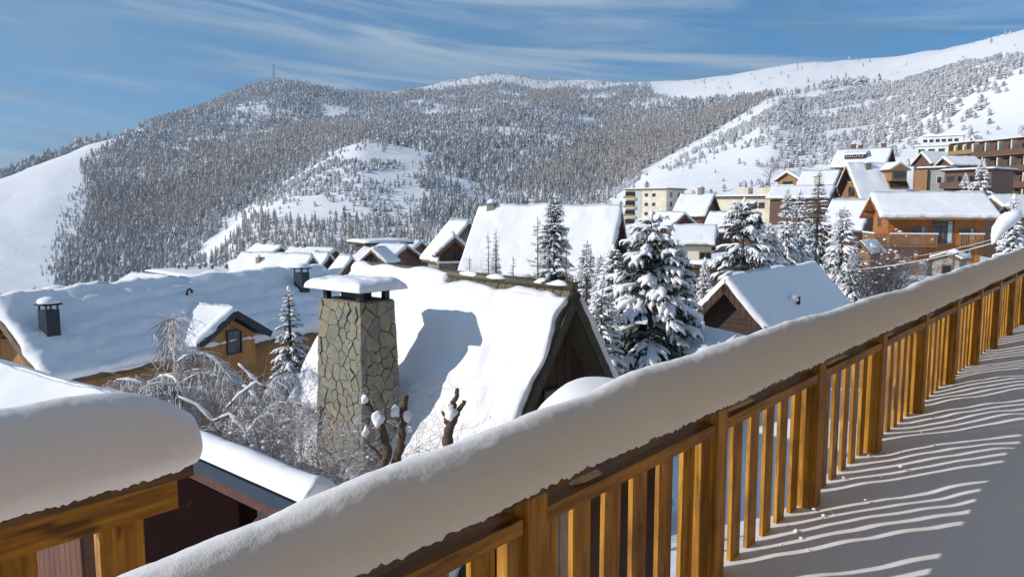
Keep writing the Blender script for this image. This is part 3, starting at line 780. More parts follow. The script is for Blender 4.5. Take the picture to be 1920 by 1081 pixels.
# A: long wooden chalet on the left with a dormer
A = house('timber_chalet', 'long wooden chalet at left under a broad blue-shaded snowy roof with a gabled dormer', (-18, 553, 26), 30, 606, (85, 695), 'R', wall=CLADA,
          th=.34, res=(150, 60), amp=.06, sc=1.2, extra=drift_bands, snow=SNOW, trim=TRIM, ovg=.9, ove=.7, zg=-10.5)
def dormer():
    r = A['root']; k = A['k']; top = A['top']
    yg = -(A['a']+.75)
    base, e1, lf = r.location, A['e1'], Vector((-A['e1'].y, A['e1'].x, 0))
    def fit(px, py):                                            # local x and z, on the dormer's front plane, of what is seen there
        u, v = (px-CX)/F, (CY-py)/F; Q = Vector(base)+lf*yg
        a_ = np.array([[e1.x-u*e1.y*CP, u*SP], [e1.y*SP-v*e1.y*CP, CP+v*SP]]); b_ = np.array([u*(Q.y*CP-Q.z*SP)-Q.x, v*(Q.y*CP-Q.z*SP)-(Q.y*SP+Q.z*CP)])
        return np.linalg.solve(a_, b_)
    xc, pk = (float(w) for w in fit(441, 584)); xl, zl_ = (float(w) for w in fit(371, 648))
    half, kd = xc-xl, (pk-zl_)/(xc-xl); print('DORMER', xc+A['L']/2, pk-top, half, math.degrees(math.atan(kd))); zl = pk-half*kd
    pit_ = math.atan(kd)
    back = -(top+.38-pk)/k+.25                              # where the dormer ridge runs into the main slope
    w = MB(); wy = yg+.55
    hw_ = half-.4
    w.add([(xc-hw_, wy, zl-1.3), (xc+hw_, wy, zl-1.3), (xc+hw_, wy, pk-hw_*kd-.22), (xc, wy, pk-.22), (xc-hw_, wy, pk-hw_*kd-.22),
           (xc-hw_, wy+1.6, zl-1.3), (xc+hw_, wy+1.6, zl-1.3), (xc+hw_, wy+1.6, pk-hw_*kd-.22), (xc, wy+1.6, pk-.22), (xc-hw_, wy+1.6, pk-hw_*kd-.22)],
          [(0, 1, 2, 3, 4), (9, 8, 7, 6, 5), (0, 5, 6, 1), (1, 6, 7, 2), (2, 7, 8, 3), (3, 8, 9, 4), (4, 9, 5, 0)])
    d = w.build('dormer', CLADA, r)
    for s in (-1, 1):
        V = Vector((s*1.0, 0, -kd)).normalized(); Nn = Vector((s*kd, 0, 1)).normalized(); sl = half/math.cos(pit_)
        vs = []
        for dn in (0, -.14):
            for (y, v) in ((yg, 0), (back-.1, 0), (min(back, yg+3.2), sl), (yg, sl)):
                q = Vector((xc, y, pk))+V*v+Nn*dn; vs.append(tuple(q))
        MB().add(vs, [(0, 1, 2, 3), (7, 6, 5, 4), (0, 4, 5, 1), (1, 5, 6, 2), (2, 6, 7, 3), (3, 7, 4, 0)]).build('dormer_roof', NAVY, d)
        m = snow_sheet((xc, yg, pk), (0, 1, 0), V, Nn, -.04, back-yg+.35, 0, sl+.04, .2, 60, 30, .03, .5, 71+s, True, lambda u, v: .02*np.sin(u*14)*np.clip(v/2, 0, 1), jit=.07)
        m.build('snow_layer', SNOW, d)
        a_ = Vector((xc, yg-.03, pk))+Nn*-.06+V*.05; b_ = a_+V*(sl-.02)
        MB().bar(a_, b_, .06, .27, Nn).build('bargeboard', NAVY, d)
        a2 = Vector((xc, wy-.05, pk))+Nn*-.34+V*.1; b2 = a2+V*(sl-.5)
        MB().bar(a2, b2, .1, .2, Nn).build('rafter', CLADA, d)
    global DORM; DORM = (xc, back)
    window(d, (xc+.32, wy, zl-.22), (1, 0, 0), (0, -1, 0), .7, .95, NAVY, 0)
    MB().box((xc-1.15, wy-.02, zl+.42), (.32, .03, .22)).build('wall_vent', TRIM, d)
dormer()
def flues_A():
    r = A['root']; k = A['k']; L2 = A['L']/2
    x, y = -L2+.98, -1.75
    hooded_flue(r, x, y, A['top']-k*abs(y)-.4, A['top']-k*abs(y)+1.2, .46, .52)
    x, y = -L2+13.3, -1.3
    hooded_flue(r, x, y, A['top']-k*abs(y)-.4, A['top']-k*abs(y)+1.25, .5, .56)
    x, y = -L2+2.8, 1.0
    hooded_flue(r, x, y, A['top']-k*abs(y)-.2, A['top']-k*abs(y)+.75, .7, .7)
    x, y = -L2+10.2, 1.2
    hooded_flue(r, x, y, A['top']-k*abs(y)-.2, A['top']-k*abs(y)+.95, .7, .7)
    # bent vent pipe at the head of the dormer
    xc = DORM[0]; p = Vector((xc-.15, DORM[1]+.12, A['top']+k*(DORM[1]+.12)+.3))
    MB().tube([p, p+Vector((0, 0, .45)), p+Vector((.02, -.03, .56)), p+Vector((.08, -.08, .6)), p+Vector((.14, -.12, .54)), p+Vector((.15, -.13, .42))], .05, 8).build('vent_pipe', BLACKM, r, smooth=True)
    # gable timberwork on the left end
    m = MB(); xg = A['xa']-.06
    for z in (-1.4, -2.3, -3.2): m.box((xg, 0, A['top']+z), (.12, 2*min(A['wy'], (-z-.4)/k), .16))
    m.build('gable_beam', CLAD2, r)
flues_A()

DARKTRIM = plain('dark_olive_trim', (.06, .05, .034), .7, var=.25, scale=6)
# B: the steep house with the stone chimney
B = house('steep_roofed_house', 'steep dark-gabled house with olive metal ridge and sunlit snowy roof beside the railing', (1076, 541, 12.3), -42, 676, (968, 800), 'L', wall=DARKW,
          th=.17, res=(150, 90), amp=.05, sc=.8, extra=tile_ripple, snow=SNOW, trim=DARKTRIM, roofm=TILE, ovg=.45, ove=.35, snow_start=.20, ruff=.007, jit=.07, ext=2.1, bare=True, barge=.15,
          wins=[('g0', .1, -2.2, .35, .9, dict(frame=DARKW, mull=0))])
def ridge_panels():
    r = B['root']; sl = math.hypot(B['a'], B['b']); x0 = -B['L']/2; w = .2
    MB().tube([(x0-.02, 0, B['top']+.02), (B['L']/2+.02, 0, B['top']+.02)], .09, 8, True).build('ridge_cap', TILE, r, smooth=True)
    for i_s, s in enumerate((1, -1)):
        V = Vector((0, s*B['a'], -B['b'])).normalized(); Nn = Vector((0, s*B['b'], B['a'])).normalized()
        M = Matrix((Vector((1, 0, 0)), V, Nn)).transposed() if s > 0 else Matrix((Vector((1, 0, 0)), -V, Nn)).transposed()
        me = None
        for i in range(int(B['L']/w)):
            if s < 0 and i > 14: break
            c = Vector((x0+(i+.5)*w, 0, B['top']))+V*.36+Nn*.022
            if me is None: me = MB().box((0, 0, 0), (w-.022, .62, .035), M).mesh('roof_panel')
            o = link('roof_panel', me, TILE, B['parts'][i_s]); o.location = c+Nn*rnd.uniform(-.004, .004)
    # rags of snow left on the bare strip, and a full ridge of it further back
    for x, y, rx in ((.3, .06, .25), (.75, -.02, .2), (1.9, .04, .3), (2.7, .0, .35)):
        m = MB(); m.blob((x0+x, y, B['top']+.05), (rx, .12, .07), int(x*10), 14, 6, .3); m.build('snow_patch', SNOW, r, smooth=True)
    xs = np.linspace(x0+3.3, B['L']/2+.02, 60); q = random.Random(8)
    m = MB(); m.tube([(x, .02, B['top']-.08+.03*float(vnoise(x*1.4, 0, 0, 3))) for x in xs], [.02]+[.20+.05*float(vnoise(x*2.2, 1, 0, 4)) for x in xs[1:]], 14, True, .85, (0, 0, 1)); m.build('ridge_snow', SNOW, r, smooth=True)
ridge_panels()

def clip_half(poly, p, n):
    out = []
    for i in range(len(poly)):
        a, b = poly[i], poly[(i+1) % len(poly)]
        da, db = (a[0]-p[0])*n[0]+(a[1]-p[1])*n[1], (b[0]-p[0])*n[0]+(b[1]-p[1])*n[1]
        if da <= 0: out.append(a)
        if (da < 0) != (db < 0) and abs(da-db) > 1e-12:
            t = da/(da-db); out.append((a[0]+(b[0]-a[0])*t, a[1]+(b[1]-a[1])*t))
    return out
def stone_chimney():
    az = math.radians(-50); C = at(675, 570, 12.5)
    e1 = Vector((math.sin(az), math.cos(az), 0)); e2 = Vector((math.cos(az), -math.sin(az), 0))
    w1, w2, zt = 1.13, .74, C.z; zb = gz(C.x, C.y)-.3; H = zt-zb
    mid = C+e1*w1/2+e2*w2/2
    root = empty('stone_chimney', (mid.x, mid.y, zb), math.pi/2-az, 'tall tapering stone chimney with a black metal hood under thick snow', 'chimney')
    fl = .09/3.0                                                # flare per metre down
    def corner(sx, sy, z):
        g = fl*(H-z); return Vector((sx*(w1/2+g), sy*(w2/2+g), z))
    core = []
    for z in (0, H-.03):
        for sx, sy in ((-1, -1), (1, -1), (1, 1), (-1, 1)):
            p = corner(sx, sy, z); core.append((p.x-sx*.035, p.y-sy*.035, z))
    MB().add(core, [(3, 2, 1, 0), (4, 5, 6, 7), (0, 1, 5, 4), (1, 2, 6, 5), (2, 3, 7, 6), (3, 0, 4, 7)]).build('mortar_core', MORTAR, root)
    q = random.Random(5)
    for ca, cb, full in (((-1, -1), (-1, 1), 0), ((-1, 1), (1, 1), 1), ((1, -1), (-1, -1), 1), ((1, 1), (1, -1), 0)):
        # faces: corner pairs running left to right seen from outside
        Wd = (corner(*cb, 0)-corner(*ca, 0)).length
        seeds = []; tries = 0; zmin = H-4.3
        while tries < 9000:
            tries += 1; p = (q.uniform(0, Wd), q.uniform(zmin, H))
            big = .14+.16*abs(vnoise(p[0]*1.3, p[1]*1.3, ca[0]+2*ca[1], 17))
            if all((p[0]-s[0])**2+((p[1]-s[1])*1.1)**2 > ((big+s[2])/2)**2 for s in seeds): seeds.append((*p, big))
        for i, s in enumerate(seeds):
            poly = [(0, zmin), (Wd, zmin), (Wd, H), (0, H)]
            for j, t in enumerate(seeds):
                dx, dz = t[0]-s[0], t[1]-s[1]; d = math.hypot(dx, dz)
                if i == j or d > .8: continue
                f = .5+.12*(s[2]-t[2])/.1*.5; f = min(.62, max(.38, f)); g = .0055
                poly = clip_half(poly, (s[0]+dx*f-dx/d*g, s[1]+dz*f-dz/d*g), (dx/d, dz/d))
                if len(poly) < 3: break
            if len(poly) < 3: continue
            # wobble the outline
            pts = []
            for a in range(len(poly)):
                x0, y0 = poly[a]; x1, y1 = poly[(a+1) % len(poly)]
                pts.append((x0, y0))
                if math.hypot(x1-x0, y1-y0) > .12 and 0 < x0 < Wd: pts.append(((x0+x1)/2+q.uniform(-.012, .012), (y0+y1)/2+q.uniform(-.012, .012)))
            prd = q.uniform(-.012, .024); n = len(pts); vs = []
            cx_, cy_ = sum(p[0] for p in pts)/n, sum(p[1] for p in pts)/n
            tx, tz = q.uniform(-.03, .03), q.uniform(-.03, .03)
            for lay, (off, ins) in enumerate(((-.04, 1.0), (prd-.012, 1.0), (prd, .965))):
                for (x, z) in pts:
                    x, z = cx_+(x-cx_)*ins, cy_+(z-cy_)*ins
                    f = x/Wd; A_ = corner(*ca, z); B_ = corner(*cb, z); P_ = A_+(B_-A_)*f
                    nv = Vector((0, 0, 1)).cross(B_-A_).normalized()*-1
                    if nv.dot(P_.xy.to_3d()) < 0: nv = -nv
                    vs.append(tuple(P_+nv*(off+((x-cx_)*tx+(z-cy_)*tz if lay else 0))))
            fs = [tuple(range(2*n, 3*n))]
            for lay in range(2):
                for a in range(n): b_ = (a+1) % n; fs.append((lay*n+a, lay*n+b_, (lay+1)*n+b_, (lay+1)*n+a))
            MB().add(vs, fs).build('stone', STONE, root)
    MB().box((0, 0, H-.005), (w1*.98, w2*.98, .05)).build('chimney_top', MORTAR, root)
    for sx, sy in ((-1, -1), (1, -1), (1, 1), (-1, 1)):
        MB().box((sx*w1*.40, sy*w2*.38, H+.11), (.1, .1, .19)).build('hood_post', BLACKM, root)
    MB().box((0, 0, H+.075), (.42, .34, .12)).build('flue', BLACKM, root)
    hood = MB().box((0, 0, H+.215), (1.5, 1.02, .025)).build('hood', BLACKM, root)
    n = 44; G = np.zeros((n+1, n+1, 3)); u = np.linspace(-1, 1, n+1); Ug, Vg = np.meshgrid(u, u, indexing='ij')
    Ug = np.sign(Ug)*np.abs(Ug)**.7; Vg = np.sign(Vg)*np.abs(Vg)**.7
    e = np.clip(1-np.maximum(np.abs(Ug), np.abs(Vg)), 0, 1); pr = np.sqrt(np.clip(1-(1-np.clip(e/.34, 0, 1))**2, 0, 1))
    G[..., 0] = Ug*.79*(1-.03*np.abs(Vg)**3); G[..., 1] = Vg*.55*(1-.04*np.abs(Ug)**3); G[..., 2] = H+.21+.20*pr*(1-.18*np.abs(Vg))+fbm(Ug*2, Vg*2, 0, 3, 81)*.03*pr
    G[..., :2] += (fbm(Ug*4, Vg*4, 0, 3, 82)*.018)[..., None]
    s = MB(); s.grid(G); b = len(s.v)
    s.v += [(-.78, -.54, H+.205), (.78, -.54, H+.205), (.78, .54, H+.205), (-.78, .54, H+.205)]; s.f.append((b+3, b+2, b+1, b))
    s.build('snow_cap', SNOW, hood, smooth=True)
stone_chimney()

# C: dark barn beyond the railing
Cb = house('dark_barn', 'dark timber barn with a smooth blue-shaded snowy roof just beyond the railing', (1360, 513, 24), 42, 1531, (1450, 624), 'R', wall=BROWNH, th=.22, res=(70, 40), amp=.03,
           snow=SNOW, ovg=.55, ove=.4, trim=DARKW)
def barn_flue():
    r = Cb['root']; x, y = -Cb['L']/2+3.1, -.9*Cb['a']*.62
    z = Cb['top']-Cb['k']*abs(y)
    s = MB(); s.blob((x, y, z+.22), (.45, .3, .2), 4, 12, 7, .4); s.build('snow_lump', SNOW, r, smooth=True)
    MB().tube([(x+.1, y-.25, z+.1), (x+.1, y-.25, z+.36)], .06, 8).build('vent_pipe', BLACKM, r)
barn_flue()
def barn_lean_to():
    r = Cb['root']; M = root_inv(r)
    a, b, c, d = (M @ at(*p) for p in ((1325, 612, 21.5), (1404, 628, 20.3), (1372, 668, 19.2), (1285, 668, 20.2)))
    n = (b-a).cross(d-a).normalized(); n = n if n.z > 0 else -n
    l = MB().add([tuple(w-n*q) for q in (.05, .13) for w in (a, b, c, d)], [(0, 1, 2, 3), (7, 6, 5, 4), (0, 4, 5, 1), (1, 5, 6, 2), (2, 6, 7, 3), (3, 7, 4, 0)]).build('lean_to_roof', TILE, r)
    U = (b-a).normalized(); V = (d-a)-U*(d-a).dot(U); Lv = V.length; V.normalize()
    snow_sheet(a, U, V, n, .0, (b-a).length, .12, Lv, .12, 40, 24, .02, .4, 97, False, lambda u, v: .02*np.sin(u*2*math.pi/.16)*np.clip(1-v/.6, 0, 1), jit=.05, rnd_=.08).build('snow_layer', SNOW, l)
barn_lean_to()

# D: orange timber chalet on the right
D = house('orange_chalet', 'orange timber chalet with snowy roof, tall window and balconies, right of the firs', (1633, 359, 72), 102, 1846, (1648, 398), 'R', pit=27, wall=CLAD, th=.4, res=(60, 18), amp=.04,
          ovg=1.0, ove=1.2, trim=CLAD2, roofm=CLAD, zg=-6.6)
def chalet_D():
    r, L, wy, top, xa, xb = D['root'], D['L'], D['wy'], D['top'], D['xa'], D['xb']
    f = lambda px: xa+(px-1645)/(1842-1645)*(xb-xa)
    zz = lambda py: -(py-362)/F*74*1.0+top
    n = (0, -1, 0); ux = (1, 0, 0)
    window(r, (f(1762), -wy, zz(426)), ux, n, 1.75, 2.1, CLAD2, 1, True)
    window(r, (f(1762), -wy, zz(409)+.25), ux, n, 1.75, .7, CLAD2, 1)
    window(r, (f(1710), -wy, zz(424)), ux, n, 1.2, .95, CLAD2, 1, True)
    window(r, (f(1812), -wy, zz(432)), ux, n, 1.25, 1.5, CLAD2, 1, True)
    window(r, (f(1812), -wy, zz(464)), ux, n, 1.0, .9, CLAD2, 1, True)
    window(r, (xa, wy*.1, zz(408)), (0, -1, 0), (-1, 0, 0), 1.2, 1.0, CLAD2, 1)
    balcony(r, (f(1692), -wy, zz(447)), ux, n, (1736-1650)/200*(xb-xa)+.6, 1.3, .95)
    balcony(r, (f(1817), -wy, zz(447)), ux, n, 2.0, .7, .95)
    balcony(r, (xa, -wy*.2, zz(447)), (0, -1, 0), (-1, 0, 0), 2*wy*.8, 1.2, .95)
    for x in (xa-.5, f(1700)): MB().box((x, -wy-.9 if x > xa else -wy+.2, zz(447)-1.5), (.22, .22, 3)).build('balcony_post', CLAD2, r)
    for y in (-wy*.98, wy*.98, 0): MB().bar((xa-.9, y, top-.35-D['k']*abs(y)), (xa+.2, y, top-.35-D['k']*abs(y)), .2, .22).build('purlin', CLAD2, r)
    MB().box(((xa+xb)/2, -wy*.5-.06, zz(502)), (xb-xa+.1, wy+.1, 2.6)).build('stone_base', RUBBLE, r)
chalet_D()

# E/F and others up the right-hand slope
E = house('a_frame_house', 'tall steep house with pale timber gable and dormer above the orange chalet', (1587, 304, 122), 84, 1680, (1622, 373), 'R', pit=52, wall=CLAD2, th=.35, res=(40, 24), amp=.06, ovg=1.3, ove=.3, trim=CLAD2, zg=-1.5,
          wins=[('g0', .2, -4.2, 2.0, 1.6, dict(frame=CLAD2)), ('g0', -1.8, -5.2, 1.0, 1.2, dict(frame=CLAD2)), ('g0', .6, -1.9, 1.8, 1.4, dict(frame=PLASTER, mull=0))], chims=[(-1.0, -.5, .9, .6)])
def dormer_E():
    r = E['root']; L2 = E['L']/2; k = E['k']; top = E['top']
    x, y = L2-1.6, -E['a']*.30; z = top-k*abs(y)
    d = MB().box((x, y-1.0, z+.1), (2.6, 2.2, 1.7)).build('dormer', CLAD2, r)
    MB().add([(x-1.9, y-2.4, z+.9), (x+1.9, y-2.4, z+.9), (x, y-2.4, z+2.0), (x-1.9, y+1.4, z+.9), (x+1.9, y+1.4, z+.9), (x, y+1.4, z+2.0)], [(0, 2, 5, 3), (2, 1, 4, 5), (0, 1, 2), (5, 4, 3), (0, 3, 4, 1)]).build('dormer_roof', CLAD2, d)
    MB().add([(x-2.0, y-2.3, z+1.05), (x+2.0, y-2.3, z+1.05), (x, y-2.3, z+2.35), (x-2.0, y+1.4, z+1.05), (x+2.0, y+1.4, z+1.05), (x, y+1.4, z+2.35)], [(0, 2, 5, 3), (2, 1, 4, 5), (0, 1, 2), (5, 4, 3), (0, 3, 4, 1)]).build('snow_layer', SNOW_FAR, d)
    window(d, (x, y-2.12, z+.15), (1, 0, 0), (0, -1, 0), 2.0, .9, TRIM, 1)
    # sunk roof terrace
    yy = -E['a']*.56; zz = top-k*abs(yy)
    V = Vector((0, -1, -k)).normalized(); N_ = Vector((0, -k, 1)).normalized(); M = Matrix((Vector((1, 0, 0)), V, N_)).transposed()
    t = MB().box(Vector((x+.2, yy, zz))+N_*.42, (3.2, 1.5, .12), M).build('roof_terrace', DARKW, r)
    m = MB()
    for s in (-1, 1): m.box(Vector((x+.2+s*1.6, yy, zz))+N_*.46, (.12, 1.6, .3), M); m.box(Vector((x+.2, yy, zz))+N_*.46+V*s*.8, (3.1, .12, .28), M)
    m.build('terrace_rim', CLAD2, t)
dormer_E()
Fh = house('long_roofed_house', 'white-roofed house with brick chimneys and a wide dormer on the slope above', (1674, 275, 152), -53, 1570, (1667, 307), 'L', pit=34, wall=BROWN, th=.35, res=(30, 14), ovg=.8, zg=1.5,
           chims=[(3.2-1.0, -.2, .8, 1.0, REDW), (.8, -.2, .8, .8, REDW), (-3.6, -.3, .8, 1.0, REDW)])
def dormer_F():
    r = Fh['root']; y = Fh['a']*.42; z = Fh['top']-Fh['k']*y
    d = MB().box((1.0, y+.7, z+.2), (3.9, 1.6, 1.0)).build('dormer', DARKW, r)
    MB().box((1.0, y+.3, z+.95), (4.3, 2.8, .35), Matrix.Rotation(-.25, 3, 'X')).build('snow_layer', SNOW_FAR, d)
    for i in range(3): window(d, (1.0+(i-1)*1.2, y+1.5, z+.25), (-1, 0, 0), (0, 1, 0), .8, .5, PLASTER, 0)
dormer_F()
HS = [  # name, label, peak, phi, far, eave, side, wall, options
    ('broad_roofed_house', 'broad house with one huge plain white roof behind the tall thin fir', (1166, 382, 47), -69, 897, (1150, 470), 'L', BROWN, dict(th=.35, res=(90, 50), amp=.06, snow=SNOW, ovg=.7, hw=3.3, drop=4.0,
        chims=[(3.9, .15, .5, .35)], wins=[('g0', -.4, -3.0, 1.1, 1.0), ('g0', 1.5, -3.6, .8, 1.0)])),
    ('boarded_house', 'narrow house with weathered boarded gable left of the broad roof', (853, 436, 56), -15, 845, (832, 455), 'L', BROWN, dict(th=.3, wins=[('g0', -.2, -1.4, .6, .8)], gx=1, hw=1.5, drop=1.3)),
    ('high_roofed_house', 'house with tall pale snowy roof behind the boarded gable', (880, 409, 64), -28, 845, (820, 474), 'L', GREYW, dict(th=.3, hw=2.9, drop=3.2)),
    ('russet_chalet', 'russet chalet with wide low gable and snowy roof in the left village', (764, 456, 92), -62, 690, (727, 489), 'L', BROWN, dict(th=.35, wins=[('g0', .4, -2.0, .9, .8)])),
    ('twin_gable_chalet', 'chalet front gable with shaded balcony, left of the russet chalet', (696, 462, 86), 28, 724, (664, 484), 'L', BROWN, dict(th=.32, wins=[('g0', .0, -1.3, 1.2, .8)], hw=2.0, drop=1.5)),
    ('ridge_line_chalet', 'chalet with long snowy ridge behind the russet chalet', (791, 449, 112), -68, 690, (770, 470), 'L', BROWN, dict(th=.4, chims=[(.5, .0, .55, .6)])),
    ('long_terrace_chalet', 'long white-roofed chalet, leftmost dark gable of the village row', (586, 474, 78), -66, 452, (566, 512), 'L', BROWN, dict(th=.32, hw=2.6, drop=2.6, chims=[(1.5, 1.0, .45, .5)], res=(60, 24))),
    ('second_gable_chalet', 'dark gabled chalet, second of the village row from the left', (618, 471, 82), -48, 590, (592, 515), 'L', BROWN, dict(th=.32, hw=2.3, drop=2.7)),
    ('third_gable_chalet', 'dark gabled chalet, third of the village row from the left', (660, 477, 80), -48, 636, (640, 510), 'L', BROWN, dict(th=.32, hw=2.2, drop=2.3)),
    ('fourth_gable_chalet', 'low dark gabled chalet, rightmost of the village row', (693, 490, 74), -48, 672, (672, 515), 'L', BROWN, dict(th=.28, hw=1.6, drop=1.5)),
    ('hipped_back_chalet', 'snowy chalet with small dark gable at the back left of the village', (527, 459, 112), -40, 480, (505, 475), 'L', BROWN, dict(th=.4, chims=[(1.5, .0, .5, .6)])),
    ('back_row_chalet', 'chalet with flat-looking snowy roof behind the dark gable row', (629, 463, 104), -62, 545, (607, 482), 'L', BROWN, dict(th=.4, chims=[(1.5, .2, .45, .45), (2.8, .2, .45, .45)])),
    ('ribbed_roof_house', 'dark house with ribbed snowy roof right of the apartment tower', (1340, 362, 108), -58, 1276, (1314, 401), 'L', BROWN, dict(pit=36, th=.25, zg=-4, chims=[(-.5, .0, .7, .8)], extra='rib', res=(40, 30))),
    ('low_gable_house', 'low dark gabled house below the ribbed roof', (1285, 396, 84), -22, 1233, (1260, 419), 'L', BROWN, dict(pit=36, th=.3, zg=-6)),
    ('cream_cottage', 'cottage with cream walls under a thick scalloped snowy roof beside the big spruce', (1345, 420, 62), -72, 1262, (1341, 450), 'L', PLASTER, dict(th=.3, zg=-5.0, pit=33, wins=[('e+', 1.1, -2.4, .7, .9), ('e+', -1.0, -2.4, .9, 1.0)])),
    ('shed_roof_house', 'plain snowy-roofed house behind the bushy pine', (1425, 396, 88), -60, 1330, (1412, 430), 'L', BROWN, dict(pit=34, th=.3, zg=-5.5)),
    ('small_balcony_chalet', 'small wooden chalet gable with balcony at the foot of the tree-dotted slope', (1475, 319, 142), 62, 1512, (1498, 333), 'R', CLAD2, dict(th=.35, zg=1, wins=[('g0', 0, -2.2, 2.4, 1.0)])),
    ('wide_roof_house', 'house with wide plain white roof right of the small balcony chalet', (1576, 317, 136), -55, 1505, (1567, 349), 'L', BROWN, dict(pit=32, th=.35, zg=-1)),
    ('long_low_house', 'long low snowy roof over a brown band, below the wide white roof', (1567, 346, 116), -57, 1450, (1560, 366), 'L', REDW, dict(pit=22, th=.35, zg=-3, chims=[(-2.0, .3, .8, 1.4, PLASTER)])),
    ('fir_shaded_house', 'snowy-roofed house with fir shadows, left of the orange chalet', (1640, 371, 90), -52, 1560, (1643, 426), 'L', BROWN, dict(pit=34, th=.35, zg=-6)),
    ('red_gable_house', 'red-brown gabled house among the upper right hotels', (1727, 283, 160), 78, 1772, (1745, 303), 'R', REDW, dict(pit=40, th=.35, zg=6)),
    ('double_gable_house', 'wooden gable with snowy roof in front of the brown apartments', (1768, 292, 140), 82, 1830, (1786, 306), 'R', BROWN, dict(pit=32, th=.35, zg=2, wins=[('g0', .0, -2.4, 1.4, 1.0)])),
    ('pointed_gable_house', 'small pointed red gable peeking behind the brown apartments', (1822, 253, 190), 60, 1840, (1831, 268), 'R', REDW, dict(th=.35, zg=14)),
    ('right_edge_chalet', 'dark chalet with snowy roof at the right edge beside the orange chalet', (1858, 364, 86), 80, 1930, (1883, 393), 'R', DARKW, dict(pit=32, th=.35, zg=-6)),
    ('corner_chalet', 'small wooden gabled chalet at the far right edge behind the snowy bough', (1889, 378, 70), 78, 1960, (1908, 398), 'R', CLAD2, dict(pit=36, th=.35, zg=-6.5)),
    ('tiny_hut', 'tiny snowy-roofed hut left of the orange chalet', (1614, 448, 62), 55, 1644, (1622, 470), 'R', CLAD2, dict(th=.12, zg=-7, ovg=.25, ove=.2, snow=SNOW_FAR, hw=1.0, drop=1.0)),
    ('stone_hut', 'low stone hut with dark doorway and snowy gable below the orange chalet', (1774, 470, 60), 40, 1790, (1746, 480), 'L', RUBBLE, dict(th=.15, zg=-6.2, ovg=.2, ove=.2, hw=1.15, drop=.45)),
    ('low_shed', 'low outbuilding whose sunlit snowy roof shows above the snow pillow at far left', (240, 748, 10.5), -54, -90, (190, 830), 'L', BROWN, dict(th=.3, pit=24, snow=SNOW, res=(80, 40), amp=.04, zg=-7)),
    ('valley_edge_house', 'low snowy roof just above the left chalet ridge', (312, 514, 100), -60, 245, (295, 530), 'L', BROWN, dict(th=.35, hw=2.5, drop=1.2)),
]
def ribs(u, v): return .04*np.sin(v*2*math.pi/.55)
HG = {}
for nm, lb, pk, ph, fr, ev, sd, wl, op in HS:
    op = dict(op); op.pop('gx', None)
    if op.get('extra') == 'rib': op['extra'] = ribs
    HG[nm] = house(nm, lb, pk, ph, fr, ev, sd, wall=wl, **op)
def hut_door():
    g = HG['stone_hut']; door(g['root'], (g['xa'], -.1, g['top']-1.55), (0, -1, 0), (-1, 0, 0), .6, 1.0)
    g = HG['boarded_house']; balcony(g['root'], (g['xa'], 0, g['top']-2.7), (0, -1, 0), (-1, 0, 0), 2.6, .7, .8, GREYW)
    g = HG['broad_roofed_house']; balcony(g['root'], (g['xa'], 0.2, g['top']-4.6), (0, -1, 0), (-1, 0, 0), 5.0, 1.0, .9, BROWN)
    g = HG['small_balcony_chalet']; balcony(g['root'], (g['xa'], 0, g['top']-3.4), (0, -1, 0), (-1, 0, 0), 4.5, 1.0, .9, CLAD2)
hut_door()

def block(name, label, pL, dL, pxR, dR, top_py, H, depth, wall=PLASTER, cat='building', zg=None, roof=DARKW, over=.6, th=.3):
    """flat-roofed block: front wall seen from pixel pL at depth dL to pxR at depth dR; local x along the front, y back"""
    a = at(pL, top_py, dL); b = at(pxR, top_py, dR); z = a.z; b.z = z
    x = (b-a); x.z = 0; L = x.length; ang = math.atan2(x.y, x.x)
    root = empty(name, (a.x, a.y, z-H), ang, label, cat)
    MB().box((L/2, depth/2, H/2-.5), (L, depth, H+1)).build('wall', wall, root)
    r = MB().box((L/2, depth/2, H+.12), (L+2*over, depth+2*over, .26)).build('roof', roof, root)
    m = snow_sheet((-over, -over, H+.25), (1, 0, 0), (0, 1, 0), (0, 0, 1), 0, L+2*over, 0, depth+2*over, th, 20, 12, .05, 2, int(pL), False)
    m.build('snow_layer', SNOW_FAR, r)
    return root, L
# apartment tower in the middle distance
def tower():
    r, L = block('apartment_tower', 'cream apartment tower with ochre balconies and flat snowy roof', 1173, 222, 1250, 214, 356, 13.5, 12, PLASTER)
    for i in range(5):
        z = 11.9-i*2.7
        b = MB().box((1.6, -.5, z-1.0), (3.4, 1.2, .18)).build('balcony', WHITEP, r)
        MB().box((1.6, -1.08, z-.55), (3.4, .06, .75)).build('balcony_front', OCHRE, b)
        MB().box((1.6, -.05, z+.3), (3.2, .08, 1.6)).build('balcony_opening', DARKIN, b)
        for j, px in enumerate((6.9, 9.3)): window(r, (px, 0, z), (1, 0, 0), (0, -1, 0), .95, .85, DARKW if j else BLACKM, 0)
        window(r, (L, 3, z), (0, 1, 0), (1, 0, 0), 1.2, 1.3, BLACKM, 0); window(r, (L, 8, z), (0, 1, 0), (1, 0, 0), 1.2, 1.3, BLACKM, 0)
    MB().box((4.3, -.04, 6.6), (2.0, .1, 13.2)).build('stair_panel', PANEL, r)
tower()
